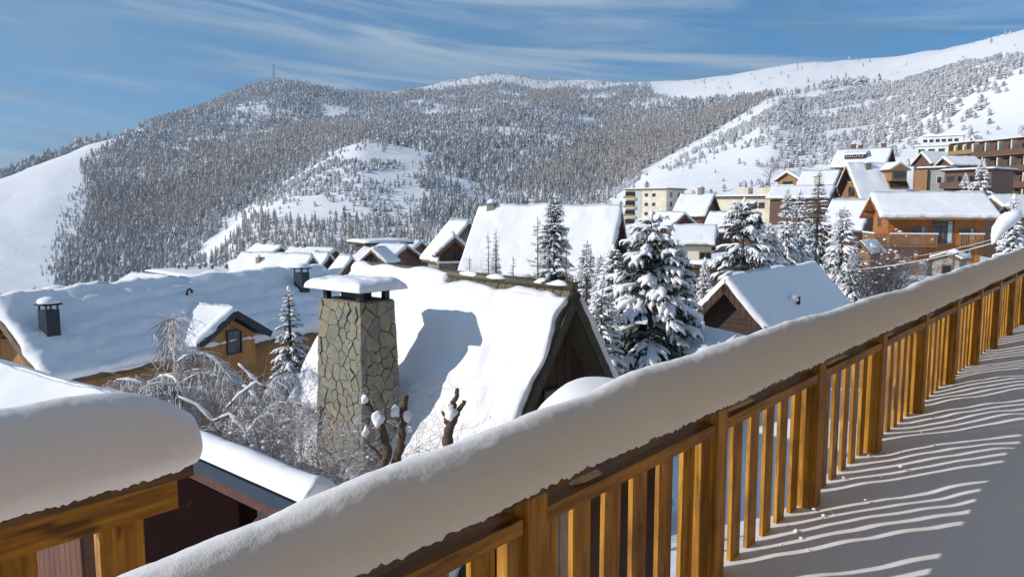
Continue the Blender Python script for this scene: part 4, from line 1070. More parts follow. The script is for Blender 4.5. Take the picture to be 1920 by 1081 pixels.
def apartments():
    # main slab with loggias
    r, L = block('brown_apartments', 'long brown apartment building with stacked balconies at the right edge', 1836, 158, 1990, 140, 268, 14.5, 10, REDW, over=.5)
    for i in range(4):
        z = 12.6-i*3.25
        b = MB().box((L/2, -.8, z-1.15), (L+.6, 1.7, .22)).build('balcony', TRIM, r)
        MB().box((L/2, -.85, z-.97), (L+.5, 1.5, .14)).build('balcony_snow', SNOW_FAR, b)
        MB().box((L/2, -1.6, z-.55), (L+.5, .07, .95)).build('balcony_front', REDW, b)
        n = 6
        for j in range(n):
            x = L*(j+.5)/n
            MB().box((x-L/n/2, -.75, z+.35), (.3, 1.5, 2.7)).build('partition', PLASTER, b)
            window(r, (x+.3, 0, z+.1), (1, 0, 0), (0, -1, 0), 1.5, 1.9, DARKW, 1)
    r, L = block('upper_apartment_wing', 'shorter ochre apartment wing left of the brown apartments', 1788, 172, 1838, 165, 271, 5.0, 8, PLASTER, over=.5)
    for i in range(2):
        z = 3.6-i*2.7
        b = MB().box((L/2, -.7, z-1.1), (L+.4, 1.4, .2)).build('balcony', TRIM, r)
        MB().box((L/2, -1.37, z-.6), (L+.3, .06, .85)).build('balcony_front', OCHRE, b)
        for j in range(3):
            x = L*(j+.5)/3
            MB().box((x-L/6, -.65, z+.2), (.25, 1.3, 2.4)).build('partition', OCHRE, b)
            window(r, (x+.2, 0, z), (1, 0, 0), (0, -1, 0), 1.2, 1.6, DARKW, 1)
    r, L = block('lower_apartment_wing', 'low brown balconied wing in front of the apartments behind the white fir', 1772, 128, 1860, 122, 322, 6.0, 8, REDW, over=.5)
    for i in range(2):
        z = 4.4-i*3.0
        b = MB().box((L/2, -.7, z-1.2), (L+.4, 1.4, .2)).build('balcony', TRIM, r)
        MB().box((L/2, -.7, z-1.04), (L+.3, 1.2, .12)).build('balcony_snow', SNOW_FAR, b)
        MB().box((L/2, -1.37, z-.65), (L+.3, .06, .85)).build('balcony_front', REDW, b)
        for j in range(4):
            x = L*(j+.5)/4; window(r, (x, 0, z), (1, 0, 0), (0, -1, 0), 1.2, 1.6, TRIM, 1)
    r, L = block('grey_walled_building', 'plain grey plastered wall block between the steep house and the apartments', 1722, 134, 1772, 131, 318, 6.5, 7, GREYP, over=.3)
    window(r, (L-.8, 0, 4.6), (1, 0, 0), (0, -1, 0), .8, 1.2, WHITEP, 0)
    MB().box((.6, -.3, 3.2), (2.2, .7, 6.4)).build('boarded_bay', CLAD2, r)
    r, L = block('white_terraced_hotel', 'white terraced building with rows of small openings below the wooded slope', 1716, 206, 1806, 200, 275, 6, 10, WHITEP, over=.4, roof=WHITEP)
    b = MB().box((L*.58, 5.5, 7.4), (L*.82, 8, 2.6)).build('upper_storey', WHITEP, r)
    MB().box((L*.58, 5.3, 8.95), (L*.86, 8.6, .5)).build('snow_layer', SNOW_FAR, b)
    for j in range(6): window(r, (L*.2+j*L*.13, 1.5, 7.5), (1, 0, 0), (0, -1, 0), 1.1, .9, WHITEP, 0)
    for j in range(5): window(r, (1.6+j*2.4, 0, 4.4), (1, 0, 0), (0, -1, 0), 1.6, 1.7, WHITEP, 0)
    r, L = block('cream_flat_building', 'low cream flat-roofed building behind the ribbed-roof house', 1338, 128, 1445, 122, 371, 4.5, 8, PLASTER, over=.5)
    for px, w in ((4.5, 1.6), (8.2, 2.6)): MB().box((px, 3, 5.6), (w, 2.2, 1.2)).build('roof_box', PLASTER, r)
    for j in range(4): window(r, (4.6+j*1.25, 0, 3.2), (1, 0, 0), (0, -1, 0), .9, .9, TRIM, 0)
    # flat roof with a crowd of small chimneys in the left village
    r, L = block('flat_chimneyed_building', 'flat snowy roof crowded with small chimneys at the left of the village', 282, 110, 372, 98, 511, 6, 9, PLASTER, over=.5)
    for x, y in ((1.2, 4.6), (2.3, 3.2), (3.0, 6.8), (4.0, 3.6), (5.0, 5.2), (6.0, 6.6), (6.8, 8.4)): small_chimney(r, x, y, 6, 7.0, .4)
    window(r, (.9, 0, 4.7), (1, 0, 0), (0, -1, 0), .6, .7, TRIM, 0)
    r, L = block('village_annex', 'brown annex with flat overhanging snowy roof left of the twin gable', 666, 98, 692, 94, 456, 4, 5, BROWN, over=.8, th=.35)
    r, L = block('garden_terrace', 'snow-covered flat terrace with dark balustrade below the cream cottage', 1283, 48, 1362, 45, 500, 2.2, 5.2, DARKW, over=.2, th=.25)
    m = MB()
    for i in range(26): m.box((L*i/25, 5.1, 2.85), (.04, .04, .7))
    m.box((L/2, 5.1, 3.2), (L+.1, .07, .07)); m.box((L/2, 5.1, 2.6), (L+.1, .05, .05)); m.build('balustrade', BLACKM, r)
apartments()
# ------------------------------------------------------------------ trees and shrubs near the camera
def vcol(me, c):
    a = me.color_attributes.new('Col', 'FLOAT_COLOR', 'POINT'); n = len(me.vertices)
    a.data.foreach_set('color', np.tile(np.array(c, np.float32), n))
def conifer(name, label, top, R, seed, cat='fir', snow=1.0, dens=1.0, group=None, low=.06, green=(.022, .034, .022), Hmax=None, lod=1.0, lean=0.0, needle_snow=.55, pad=1.0, shape=.85):
    q = random.Random(seed); P = at(*top); x, y = P.x, P.y; zg = gz(x, y)-.1
    H = P.z-zg
    if Hmax and H > Hmax: zg = P.z-Hmax; H = Hmax
    root = empty(name, (x, y, zg), 0, label, cat, group)
    tr = MB(); tr.tube([(0, 0, 0), (lean*.3, 0, H*.4), (lean*.6, 0, H*.8), (lean, 0, H)], [.02*H**.8+.04, .012*H**.8+.03, .025, .006], 7); tr.build('trunk', BARK, root, smooth=True)
    NV, NT_, sn = [], [], MB(); sn.sm = True
    levels = max(6, int(H/ (R*.17)*dens)); levels = min(levels, 42)
    def blade(a, b, w, side):
        k = len(NV); NV.extend([a+side*w, a-side*w, b]); NT_.append((k, k+1, k+2))
    fs_ = [low+(.72-low)*(i+.6*q.random())/(levels*.7) for i in range(int(levels*.7))]+[.72+.27*(i+.6*q.random())/(levels*.5) for i in range(int(levels*.5))]
    for f in fs_:
        if f > .985: continue
        n = q.choice((6, 7, 8)) if f < .85 else 6
        a0 = q.random()*6.28
        for i in range(n):
            a = a0+6.283*i/n+q.uniform(-.3, .3)
            ln = (R*(1-f)**shape*q.uniform(.72, 1.12)+.05*R+.03)
            z0 = H*f; base = Vector((lean*f, 0, z0)); d = Vector((math.cos(a), math.sin(a), 0))
            rise = .45*f**2+.02+q.uniform(-.1, .1); droop = (.62-.42*f)*q.uniform(.7, 1.3)*snow**.5
            def pt(s): return base+d*(ln*s)+Vector((0, 0, ln*(rise*s-droop*s*s)))
            side = Vector((-d.y, d.x, 0))
            nt = max(4, int((7 if lod >= 1 else 4)*min(1.6, .6+ln*.6)))
            pts = [pt(s) for s in (0, .35, .7, 1.0)]
            tips = []
            for j in range(nt):
                s = .22+.78*(j+q.random()*.8)/nt
                p = pt(min(1, s)); sd = 1 if j % 2 else -1
                tl = ln*.42*(1.15-s*.65)*q.uniform(.7, 1.2)
                t = (d*q.uniform(.55, .9)+side*sd*q.uniform(.6, .95)+Vector((0, 0, -q.uniform(.15, .6)))).normalized()
                e = p+t*tl; tips.append((p, e, t))
                sv = t.cross(Vector((0, 0, 1)))
                sv = sv.normalized() if sv.length > 1e-4 else side
                m = 9 if lod >= 1 else 4
                blade(p, e, tl*.2, sv)
                for h_ in range(m):
                    w0 = p+(e-p)*q.uniform(.05, .95)
                    dd = (t*q.uniform(.1, .9)+sv*q.uniform(-1, 1)+Vector((0, 0, -q.uniform(.1, 1.0)))).normalized()
                    blade(w0, w0+dd*tl*q.uniform(.32, .62), tl*.085, dd.cross(t).normalized() if dd.cross(t).length > 1e-3 else sv)
            for h_ in range(8 if lod >= 1 else 3):               # hanging sprays under the bough
                s = q.uniform(.1, .95); w0 = pt(s); dd = Vector((q.uniform(-.5, .5), q.uniform(-.5, .5), -1)).normalized()
                blade(w0, w0+dd*ln*q.uniform(.12, .28), ln*.05, side)
            # snow: thin pads fanned along the bough and drooping off its side twigs
            if q.random() < .88*min(1, snow):
                w = min(ln*.085*pad*q.uniform(.75, 1.25)+.012, .105*pad)*(.6+.4*snow)
                up = Vector((0, 0, w*.5))
                if lod >= 1:
                    ss = (.2, .4, .6, .8, .95, 1.05); rr = (.3, .8, 1.0, 1.0, .75, .25)
                    sn.tube([pt(s)+up+Vector((q.uniform(-1, 1), q.uniform(-1, 1), q.uniform(-.3, .6)))*w*.25 for s in ss], [w*r_*q.uniform(.75, 1.25) for r_ in rr], 6, True, .7, (0, 0, 1))
                else:
                    sn.tube([pt(s)+up for s in (.2, .55, .85, 1.03)], [w*.4, w*1.1, w*.9, w*.2], 5, True, .7, (0, 0, 1))
                for (p, e, t) in tips:
                    if q.random() > .72*snow: continue
                    w2 = w*q.uniform(.5, .85); u2 = Vector((0, 0, w2*.45)); e2_ = e+Vector((0, 0, -.10*ln*q.random()))
                    if lod >= 1: sn.tube([p+u2, p+(e-p)*.4+u2*1.2, p+(e-p)*.78+u2*.8, e2_], [w2*.7, w2, w2*.8, w2*.2], 5, True, .75, (0, 0, 1))
                    else: sn.tube([p+u2, p+(e-p)*.5+u2*1.3, e2_], [w2*.8, w2*1.1, w2*.25], 4, True, .7, (0, 0, 1))
    sn.tube([(lean*.96, 0, H*.96), (lean, 0, H*1.0), (lean, 0, H*1.012)], [.035*pad, .05*pad, .015], 6)
    T = np.array(NT_); V = np.array([tuple(v) for v in NV])
    sh = np.random.default_rng(seed).uniform(.65, 1.5, len(V)//3).repeat(3)
    c = np.c_[np.array(green)[None]*sh[:, None], np.full(len(V), needle_snow)]
    link('foliage', mesh_np('foliage', V, T, c), NEEDLE, root)
    tag(sn.build('snow_load', SNOW, root), kind='stuff')
    return root

def twiggy(name, label, base, cat, seed, spec, twig=(.09, .07, .06), frost=.8, group=None, zbase=None, snow_clumps=0, clump=(.05, .09), berries=0, droop=0.0, tops=None):
    """bare branching shrub or tree. spec: stems, stem length, spread, levels, children, radius"""
    q = random.Random(seed); P = at(*base) if zbase is None else Vector((at(*base).x, at(*base).y, zbase))
    root = empty(name, P, 0, label, cat, group)
    stems, L0, spread, levels, kids, r0 = spec
    segs = []; ends = []
    big = MB(); small = MB()
    def grow(p, d, L, r, lev):
        n = 5 if lev <= 1 else 4
        pts = [p]; cur = d.normalized()
        for i in range(n):
            cur = (cur+Vector((q.gauss(0, .13), q.gauss(0, .13), q.gauss(0, .08)-droop*(lev*.35+.1)*(i+1)/n))).normalized()
            pts.append(pts[-1]+cur*(L/n))
        rad = [r*(1-.75*i/n) for i in range(n+1)]
        (big if lev == 0 else small).tube(pts, rad, 5 if lev == 0 else (4 if lev == 1 else 3), False)
        ends.append((pts[-1], pts[-2], lev, L))
        if lev < levels:
            for c in range(kids[lev]):
                s = q.uniform(.25, 1.0); i = min(n-1, int(s*n)); pp = pts[i]+(pts[i+1]-pts[i])*(s*n-i)
                dd = (pts[i+1]-pts[i]).normalized(); ax = Vector((q.gauss(0, 1), q.gauss(0, 1), q.gauss(0, .6)+.2))
                nd = (dd*q.uniform(.5, 1.0)+ax.normalized()*q.uniform(.5, .95)).normalized()
                grow(pp, nd, L*q.uniform(.4, .68), max(.0028, rad[i]*.55), lev+1)
    for s in range(stems):
        a = q.random()*6.28; t = spread*q.uniform(.2, 1)
        grow(Vector((q.gauss(0, .06*stems**.5), q.gauss(0, .06*stems**.5), 0)), Vector((math.cos(a)*t, math.sin(a)*t, 1)), L0*q.uniform(.7, 1.15), r0*q.uniform(.7, 1.1), 0)
    for nm, mb in (('stem', big), ('twigs', small)):
        if not mb.v: continue
        me = mb.mesh(nm); vcol(me, (*twig, frost)); o = link(nm, me, TWIG, root)
        if nm == 'twigs': tag(o, kind='stuff')
    if snow_clumps:
        s = MB(); cand = [e for e in ends if e[2] >= 1]
        for i in range(snow_clumps):
            e = q.choice(cand); r = q.uniform(*clump); s.blob(e[0]*.6+e[1]*.4+Vector((0, 0, r*.3)), (r*q.uniform(.8, 1.6), r*q.uniform(.8, 1.3), r*.8), i, 7, 5, .25)
        tag(s.build('snow_clumps', SNOW, root, smooth=True), kind='stuff')
    if berries:
        s = MB()
        for i in range(berries):
            e = q.choice(ends); s.blob(e[0], (.010, .010, .014), i, 6, 4, .1, 1.0)
        tag(s.build('berries', BERRY, root, smooth=True), kind='stuff')
    return root

conifer('snowy_spruce', 'big spruce with heavy drooping snow-laden boughs beside the dark gable', (1222, 398, 20.5), 2.05, 1, 'spruce', snow=1.0, dens=1.05, needle_snow=.3, pad=1.25, shape=.62)
conifer('snowy_spruce', 'smaller snow-clad spruce leaning against the left of the big spruce', (1150, 462, 21.5), 1.0, 2, 'spruce', snow=1.0, needle_snow=.3, pad=1.3, shape=.6)
conifer('snowy_spruce', 'snow-clad spruce pressed against the right of the big spruce', (1268, 452, 21.5), 1.25, 61, 'spruce', snow=.95, needle_snow=.25, pad=1.2, shape=.6)
conifer('snowy_spruce', 'low snow-clad spruce filling the gap below the small fir tip', (1128, 545, 19.5), 1.0, 62, 'spruce', snow=.95, lod=.5, needle_snow=.25, pad=1.2, shape=.55)
conifer('slender_fir', 'tall slender fir with a narrow snowy top in front of the broad roof', (1040, 366, 29), 1.15, 3, 'fir', snow=.8, dens=1.1, needle_snow=.3, shape=.55)
conifer('slender_fir', 'short fir between the slender fir and the big spruce', (1100, 452, 27), .85, 4, 'fir', snow=.8, lod=.5, shape=.6)
conifer('slender_fir', 'small fir tip just left of the big spruce', (1125, 480, 25), .7, 24, 'fir', snow=.8, lod=.5, shape=.6)
conifer('bushy_pine', 'broad bushy pine with snow-loaded branches left of the fir trio', (1396, 372, 38), 2.1, 5, 'pine', snow=.95, dens=.9, shape=.5, pad=1.3, needle_snow=.35)
conifer('bushy_pine', 'lower bushy pine tucked at the right of the broad pine', (1445, 420, 40), 1.3, 6, 'pine', snow=.9, lod=.5, shape=.55, pad=1.2)
conifer('village_fir', 'snowy fir, left of the fir trio by the orange chalet', (1478, 352, 50), 1.5, 7, 'fir', snow=.9, lod=.5, pad=1.2)
conifer('village_fir', 'snowy fir, second of the fir trio by the orange chalet', (1500, 356, 52), 1.6, 8, 'fir', snow=.95, lod=.5, pad=1.2)
conifer('village_fir', 'tall dark fir with little snow, tallest of the fir trio', (1537, 316, 62), 1.9, 9, 'fir', snow=.5, lod=.5, needle_snow=.2)
conifer('village_fir', 'rounded snowy fir nearest the orange chalet balcony', (1582, 388, 46), 1.5, 10, 'fir', snow=1.0, lod=.5, shape=.6, pad=1.3)
conifer('village_fir', 'small snow-clad fir beside the barn ridge', (1322, 484, 32), .85, 11, 'fir', snow=1.0, lod=.5, pad=1.2)
conifer('village_fir', 'small snow-heaped fir between big spruce and barn', (1290, 525, 28), .7, 12, 'fir', snow=1.0, lod=.5, pad=1.3, shape=.5)
conifer('slim_spruce', 'slim young spruce with snowy tiers left of the stone chimney', (541, 538, 18.5), .78, 13, 'spruce', snow=.9, dens=.75, needle_snow=.4, shape=1.05, Hmax=2.9)
conifer('slim_spruce', 'small snowy fir in front of the broad white roof', (929, 452, 33), .8, 14, 'fir', snow=.8, lod=.5)
conifer('hotel_fir', 'white fir standing in front of the brown apartments', (1842, 296, 112), 2.9, 15, 'fir', snow=1.0, lod=.5, pad=1.6)
conifer('hotel_fir', 'shorter white fir left of the one by the apartments', (1811, 325, 114), 2.2, 16, 'fir', snow=1.0, lod=.5, pad=1.6)
conifer('edge_fir', 'fir tip with a huge snow lump at the right edge above the railing', (1902, 368, 22), .9, 17, 'fir', snow=1.0, lod=.5, pad=1.3, shape=.7)
conifer('edge_fir', 'snowy fir among the bare shrubs behind the barn roof', (1600, 470, 44), 1.0, 18, 'fir', snow=1.0, lod=.5, pad=1.3)
def snow_lump_edge():
    r = bpy.data.objects['edge_fir']; s = MB(); q = random.Random(4)
    L_ = [(1914, 400), (1907, 402), (1899, 406), (1890, 412), (1881, 420), (1873, 430), (1867, 441), (1862, 452), (1859, 458)]; R_ = [.04, .15, .2, .225, .22, .19, .13, .07, .015]
    s.tube([at(*p, 20.8)+Vector((q.gauss(0, .012), q.gauss(0, .012), q.gauss(0, .012))) for p in L_], R_, 16, True, .95, (0, 0, 1))
    V_ = np.array(s.v); k_ = fbm(V_[:, 0]*5, V_[:, 1]*5, V_[:, 2]*5, 3, 5)*.045; c_ = V_.mean(0); V_ = V_+(V_-c_)/np.linalg.norm(V_-c_, axis=1)[:, None]*k_[:, None]; s.v = [tuple(w) for w in V_]
    s.build('snow_lump', SNOW, r, world=True, smooth=True)
snow_lump_edge()

# brown larches in front of the broad roof
def larch(label, px, py, d, R, seed, frost=.35, name='brown_larch'):
    P = at(px, py, d); zg = gz(P.x, P.y); H = P.z-zg
    q = random.Random(seed); root = empty(name, (P.x, P.y, zg), 0, label, 'larch', 'larches in front of the broad roof')
    t = MB(); t.tube([(0, 0, 0), (.03, 0, H*.5), (0, .02, H)], [.08, .05, .008], 6, False); me = t.mesh('trunk'); vcol(me, (.14, .095, .07, .2)); link('trunk', me, TWIG, root)
    m = MB()
    for i in range(int(H*22)):
        f = q.uniform(.12, .98); a = q.random()*6.28; ln = R*(1-f)**.7*q.uniform(.5, 1.1)+.08
        d_ = Vector((math.cos(a), math.sin(a), q.uniform(-.1, .35))); p = Vector((0, 0, H*f)); pts = [p, p+d_*ln*.5, p+d_*ln+Vector((0, 0, -ln*.15))]
        m.tube(pts, [.012, .008, .004], 3, False)
        for k in range(int(7+ln*12)):
            s = q.uniform(.15, 1); w = p+d_*ln*s; e = Vector((q.uniform(-.4, .4), q.uniform(-.4, .4), q.uniform(-.7, .25)))*ln*.34
            m.tube([w, w+e], [.010, .004], 3, False)
    me = m.mesh('twigs'); vcol(me, (.21, .125, .075, frost)); tag(link('twigs', me, TWIG, root), kind='stuff')
larch('bare russet larch hugging the left of the slender fir', 1008, 405, 28.5, 1.0, 31)
larch('bare russet larch at the right foot of the slender fir', 1062, 440, 28, .9, 32)
larch('thin bare larch pole in front of the broad roof, left of two', 915, 432, 31, .5, 33, .6)
larch('thin bare larch pole in front of the broad roof, right of two', 930, 428, 31.5, .45, 34, .6)
larch('low frosted larch scrub at the left foot of the broad roof', 880, 480, 30, .6, 35, .6)
larch('low frosted larch scrub at the right of the two thin poles', 962, 478, 30, .6, 36, .55)

# frosted weeping birches left of the chimney, with bowed limbs
def birch(label, base, zb, H, seed, lean, n=9, L=1.6):
    q = random.Random(seed); P = at(*base); root = empty('weeping_birch', (P.x, P.y, zb), 0, label, 'birch', 'frosted birches left of the chimney')
    big, tw, sn = MB(), MB(), MB()
    top = Vector((lean[0], lean[1], H)); trunk = [Vector((0, 0, 0)), Vector((lean[0]*.2, lean[1]*.2, H*.35)), Vector((lean[0]*.55, lean[1]*.55, H*.7)), top]
    big.tube(trunk, [.09, .07, .05, .03], 7, False)
    for i in range(n):
        f = .35+.65*(i+.5)/n; j = min(2, int(f*3)); p = trunk[j]+(trunk[j+1]-trunk[j])*(f*3-j)
        a = q.uniform(0, 6.28); d = Vector((math.cos(a)+lean[0]*.35, math.sin(a)*.7+lean[1]*.3, q.uniform(.3, 1.5))).normalized(); ln = L*q.uniform(.4, 1.45); dr_ = q.uniform(.35, 1.05)
        pts = [p]; cur = d
        for k in range(9):
            cur = (cur+Vector((q.gauss(0, .12), q.gauss(0, .12), (-.2-.04*k)*dr_))).normalized(); pts.append(pts[-1]+cur*ln/7)
        big.tube(pts, [.032*(1-.088*k) for k in range(10)], 5, False)
        if q.random() < .75: sn.tube([w+Vector((0, 0, .025)) for w in pts[0:7]], [.015, .04, .05, .05, .045, .035, .01], 6, True, .8, (0, 0, 1))
        for t in range(int(100*L)):
            s = q.uniform(.15, 1)*9; k = min(8, int(s)); w = pts[k]+(pts[k+1]-pts[k])*(s-k)
            dd = (Vector((q.gauss(0, .7), q.gauss(0, .7), q.uniform(-.3, .7)))+cur*.1).normalized(); tl = q.uniform(.18, .55)
            tp = [w]; c2 = dd
            for z in range(3): c2 = (c2+Vector((q.gauss(0, .14), q.gauss(0, .14), -.38))).normalized(); tp.append(tp[-1]+c2*tl/3)
            tw.tube(tp, [.0075, .007, .006, .003], 3, False)
            for z in range(4):
                b = tp[1+z % 3]; e = (c2*.6+Vector((q.gauss(0, .5), q.gauss(0, .5), -.3))).normalized()*tl*.45; tw.tube([b, b+e], [.006, .003], 3, False)
    for nm, mb, c in (('limbs', big, (.2, .17, .15, .9)), ('twigs', tw, (.2, .17, .155, 1.0))):
        me = mb.mesh(nm); vcol(me, c); o = link(nm, me, TWIG, root); tag(o, kind='stuff')
    sn.build('snow_load', SNOW, root, smooth=True)
birch('frosted weeping birch with arching crown in front of the left chalet', (375, 760, 16.5), -7.6, 4.45, 41, (-.6, .2), 17, 1.25)
birch('frosted birch bowed low between the arching birch and the slim spruce', (455, 790, 15.5), -7.4, 3.4, 42, (.35, .1), 16, 1.15)
birch('frosted birch leaning over the left chalet eave, furthest left', (322, 760, 17.5), -8.0, 3.9, 44, (-.45, .1), 15, 1.15)
birch('bright frosted birch between the dormer and the slim spruce', (500, 760, 17.2), -7.8, 3.1, 45, (.2, .1), 16, 1.05)
birch('snow-bent birch at the foot of the stone chimney roof', (440, 820, 13.5), -6.8, 2.5, 43, (.1, -.3), 14, .9)
def bowed_limb(label, pts, r, seed):
    W_ = [at(*p) for p in pts]; root = empty('snow_bowed_branch', W_[0], 0, label, 'branch', 'snow-loaded bowed branches')
    MB().tube(W_, [r*.6]*len(W_), 6).build('stem', BARK, root, world=True, smooth=True)
    s = MB(); q = random.Random(seed)
    D_ = []
    for i in range(len(W_)-1):
        for k in range(4): D_.append(W_[i].lerp(W_[i+1], k/4))
    s.tube([w+Vector((0, 0, r*.9)) for w in D_], [r*(.8+1.1*q.random())*(.25+.75*math.sin(math.pi*(i_+.5)/len(D_))) for i_, w in enumerate(D_)], 8, True, 1.0, (0, 0, 1)); s.build('snow_load', SNOW, root, world=True, smooth=True)
bowed_limb('thick snow-loaded limb bowing left beside the porch roof snow', [(335, 745, 13), (370, 760, 13), (400, 790, 13), (415, 815, 13)], .028, 1)
bowed_limb('long snow-loaded limb slanting down to the right between birches', [(447, 683, 15), (470, 705, 15), (490, 725, 15)], .026, 2)
bowed_limb('snow-loaded limb arching over the lower birch', [(425, 765, 13), (450, 740, 13), (480, 718, 13), (500, 728, 13)], .028, 3)
bowed_limb('snow-heaped drooping limb left of the roof corner', [(400, 790, 12.5), (430, 778, 12.5), (455, 800, 12.5), (475, 850, 12.5)], .032, 4)

# rose-hip bush in front of the chimney, undergrowth and the bare bush by the chalet
twiggy('rosehip_bush', 'thin reddish rosehip bush in front of the stone chimney', (618, 925, 10.6), 'bush', 51, (15, 2.3, .30, 3, (7, 5, 3), .011), twig=(.12, .065, .045), frost=.4, berries=130, droop=.12, zbase=-5.6)
twiggy('rosehip_bush', 'taller sparse rosehip stems against the sunlit roof left of the chimney', (565, 900, 10.9), 'bush', 58, (8, 2.1, .28, 2, (6, 4), .009), twig=(.14, .07, .05), frost=.3, berries=70, droop=.15, zbase=-5.3)
twiggy('frosted_undergrowth', 'tangle of frosted twigs below the birches', (520, 900, 10.5), 'bush', 52, (24, 1.35, 1.1, 3, (7, 5, 3), .014), twig=(.10, .065, .05), frost=.95, snow_clumps=170, clump=(.015, .05), droop=.35, zbase=-4.9)
twiggy('frosted_undergrowth', 'tangle of frosted twigs around the chimney foot', (640, 900, 11.2), 'bush', 53, (19, 1.1, 1.0, 3, (7, 5, 3), .012), twig=(.09, .06, .05), frost=.9, snow_clumps=130, clump=(.015, .04), droop=.3, zbase=-5.2)
twiggy('frosted_undergrowth', 'frosted twigs showing under the porch eave', (560, 950, 8.6), 'bush', 57, (20, 1.0, 1.0, 3, (6, 5, 3), .010), twig=(.09, .06, .05), frost=.9, snow_clumps=120, clump=(.012, .035), droop=.3, zbase=-4.3)
twiggy('bare_bush', 'wide fan-shaped bare bush with snow-tipped twigs in front of the orange chalet', (1650, 570, 38), 'bush', 54, (62, 2.7, .62, 2, (7, 6), .038), twig=(.045, .03, .028), frost=.18, snow_clumps=130, clump=(.03, .085), zbase=-5.2)
twiggy('bare_bush', 'frosted bare shrub at the left foot of the broad roof', (888, 500, 32), 'bush', 55, (14, 1.8, .5, 2, (6, 4), .014), twig=(.16, .12, .1), frost=.7, zbase=-4.4)
twiggy('bare_bush', 'lone frosted round tree on the white slope below the wood', (1443, 350, 150), 'tree', 56, (1, 4.5, .1, 3, (16, 7, 4), .16), twig=(.12, .10, .10), frost=.6)

def pollard(name, label, limbs, seed):
    W_ = [[at(*p) for p in l[0]] for l in limbs]
    root = empty(name, W_[0][0], 0, label, 'tree'); q = random.Random(seed)
    for l, w in zip(limbs, W_):
        r0, r1 = l[1]; pts = []
        for i in range(len(w)-1):
            for k in range(5): pts.append(w[i].lerp(w[i+1], k/5)+Vector((q.gauss(0, .008), q.gauss(0, .008), 0)))
        pts.append(w[-1]); n = len(pts)
        MB().tube(pts, [(r0+(r1-r0)*i/(n-1))*q.uniform(.86, 1.16) for i in range(n)], 9).build('limb', BARK, root, world=True, smooth=True)
    for l in limbs:
        for (px, py, d, r) in l[2]:
            s = MB(); s.blob(at(px, py+4, d), (r*.8, r*.8, r*1.15), int(px), 16, 12, .45, .9); s.build('snow_cap', SNOW, root, world=True, smooth=True)
pollard('pollarded_tree', 'pollarded tree with thick stub limbs capped with snow in front of the chimney', [
    ([(716, 900, 9.6), (727, 845, 9.6), (718, 810, 9.6), (702, 780, 9.6), (686, 752, 9.6)], (.06, .038), [(683, 744, 9.55, .055), (709, 783, 9.5, .09), (686, 806, 9.5, .06)]),
    ([(735, 900, 9.8), (744, 860, 9.8), (752, 830, 9.8), (756, 790, 9.8), (760, 741, 9.8)], (.066, .046), [(741, 768, 9.7, .07), (765, 775, 9.75, .07), (768, 800, 9.7, .045)]),
    ([(722, 870, 9.7), (705, 845, 9.7), (684, 826, 9.7)], (.03, .012), []),
    ([(720, 815, 9.65), (722, 765, 9.9), (728, 748, 9.9)], (.02, .01), [])], 1)
pollard('pollarded_tree', 'lone pale stub of a pollarded tree on the sunlit snow above the railing', [
    ([(838, 850, 9.0), (841, 815, 9.0), (846, 785, 9.0), (852, 760, 9.0), (858, 728, 9.0)], (.07, .022), [(845, 768, 8.92, .085)]),
    ([(844, 800, 9.0), (858, 775, 9.0), (871, 750, 9.0)], (.045, .025), []), ([(842, 800, 9.0), (834, 785, 9.0), (829, 770, 9.0)], (.035, .015), [])], 2)
def snowy_woodshed():
    P = at(1130, 752, 5.0); zg = gz(P.x, P.y)
    r = empty('snowy_woodshed', (P.x, P.y, zg), .5, 'rounded snow heap on a low woodshed just behind the railing, before the dark gable', 'shed'); h = P.z-zg-.12
    MB().box((0, 0, h/2-.3), (.72, .6, h+.4)).build('wall', DARKW, r); ro = MB().box((0, 0, h-.06), (.9, .78, .07)).build('roof', DARKW, r)
    s = MB(); s.blob((0, 0, h-.03), (.52, .44, .30), 9, 44, 26, .10, .1); s.build('snow_cap', SNOW, ro, smooth=True)
snowy_woodshed()
def lamp_post():
    P = at(1787, 505, 58); zt = at(1787, 476, 58).z
    r = empty('street_lamp', P, 0, 'brown lamp post with a snow dome beside the stone hut', 'lamp'); h = zt-P.z
    MB().tube([(0, 0, -.8), (0, 0, h)], .07, 8).build('post', TRIM, r); MB().tube([(0, 0, h), (0, 0, h+.12)], [.34, .28], 12).build('lamp_shade', TRIM, r)
    s = MB(); s.blob((0, 0, h+.12), (.42, .42, .28), 3, 14, 8, .08, .1); s.build('snow_cap', SNOW, r, smooth=True)
lamp_post()
def cable(label, a, b, sag, r):
    A_, B_ = at(*a), at(*b); pts = []
    for i in range(25):
        t = i/24; p = A_.lerp(B_, t); p.z -= sag*4*t*(1-t); pts.append(p)
    root = empty('overhead_cable', A_, 0, label, 'cable', 'snow-lined overhead cables')
    MB().tube(pts, r, 5).build('wire', ROPE, root, world=True); MB().tube([p+Vector((0, 0, r*1.1)) for p in pts], r*1.05, 5).build('snow_lining', SNOW, root, world=True)
cable('lower snow-lined overhead cable crossing in front of the orange chalet', (1540, 508, 40), (1905, 443, 30), .35, .014)
cable('upper thin overhead cable crossing in front of the orange chalet', (1600, 490, 42), (1905, 436, 31), .3, .008)
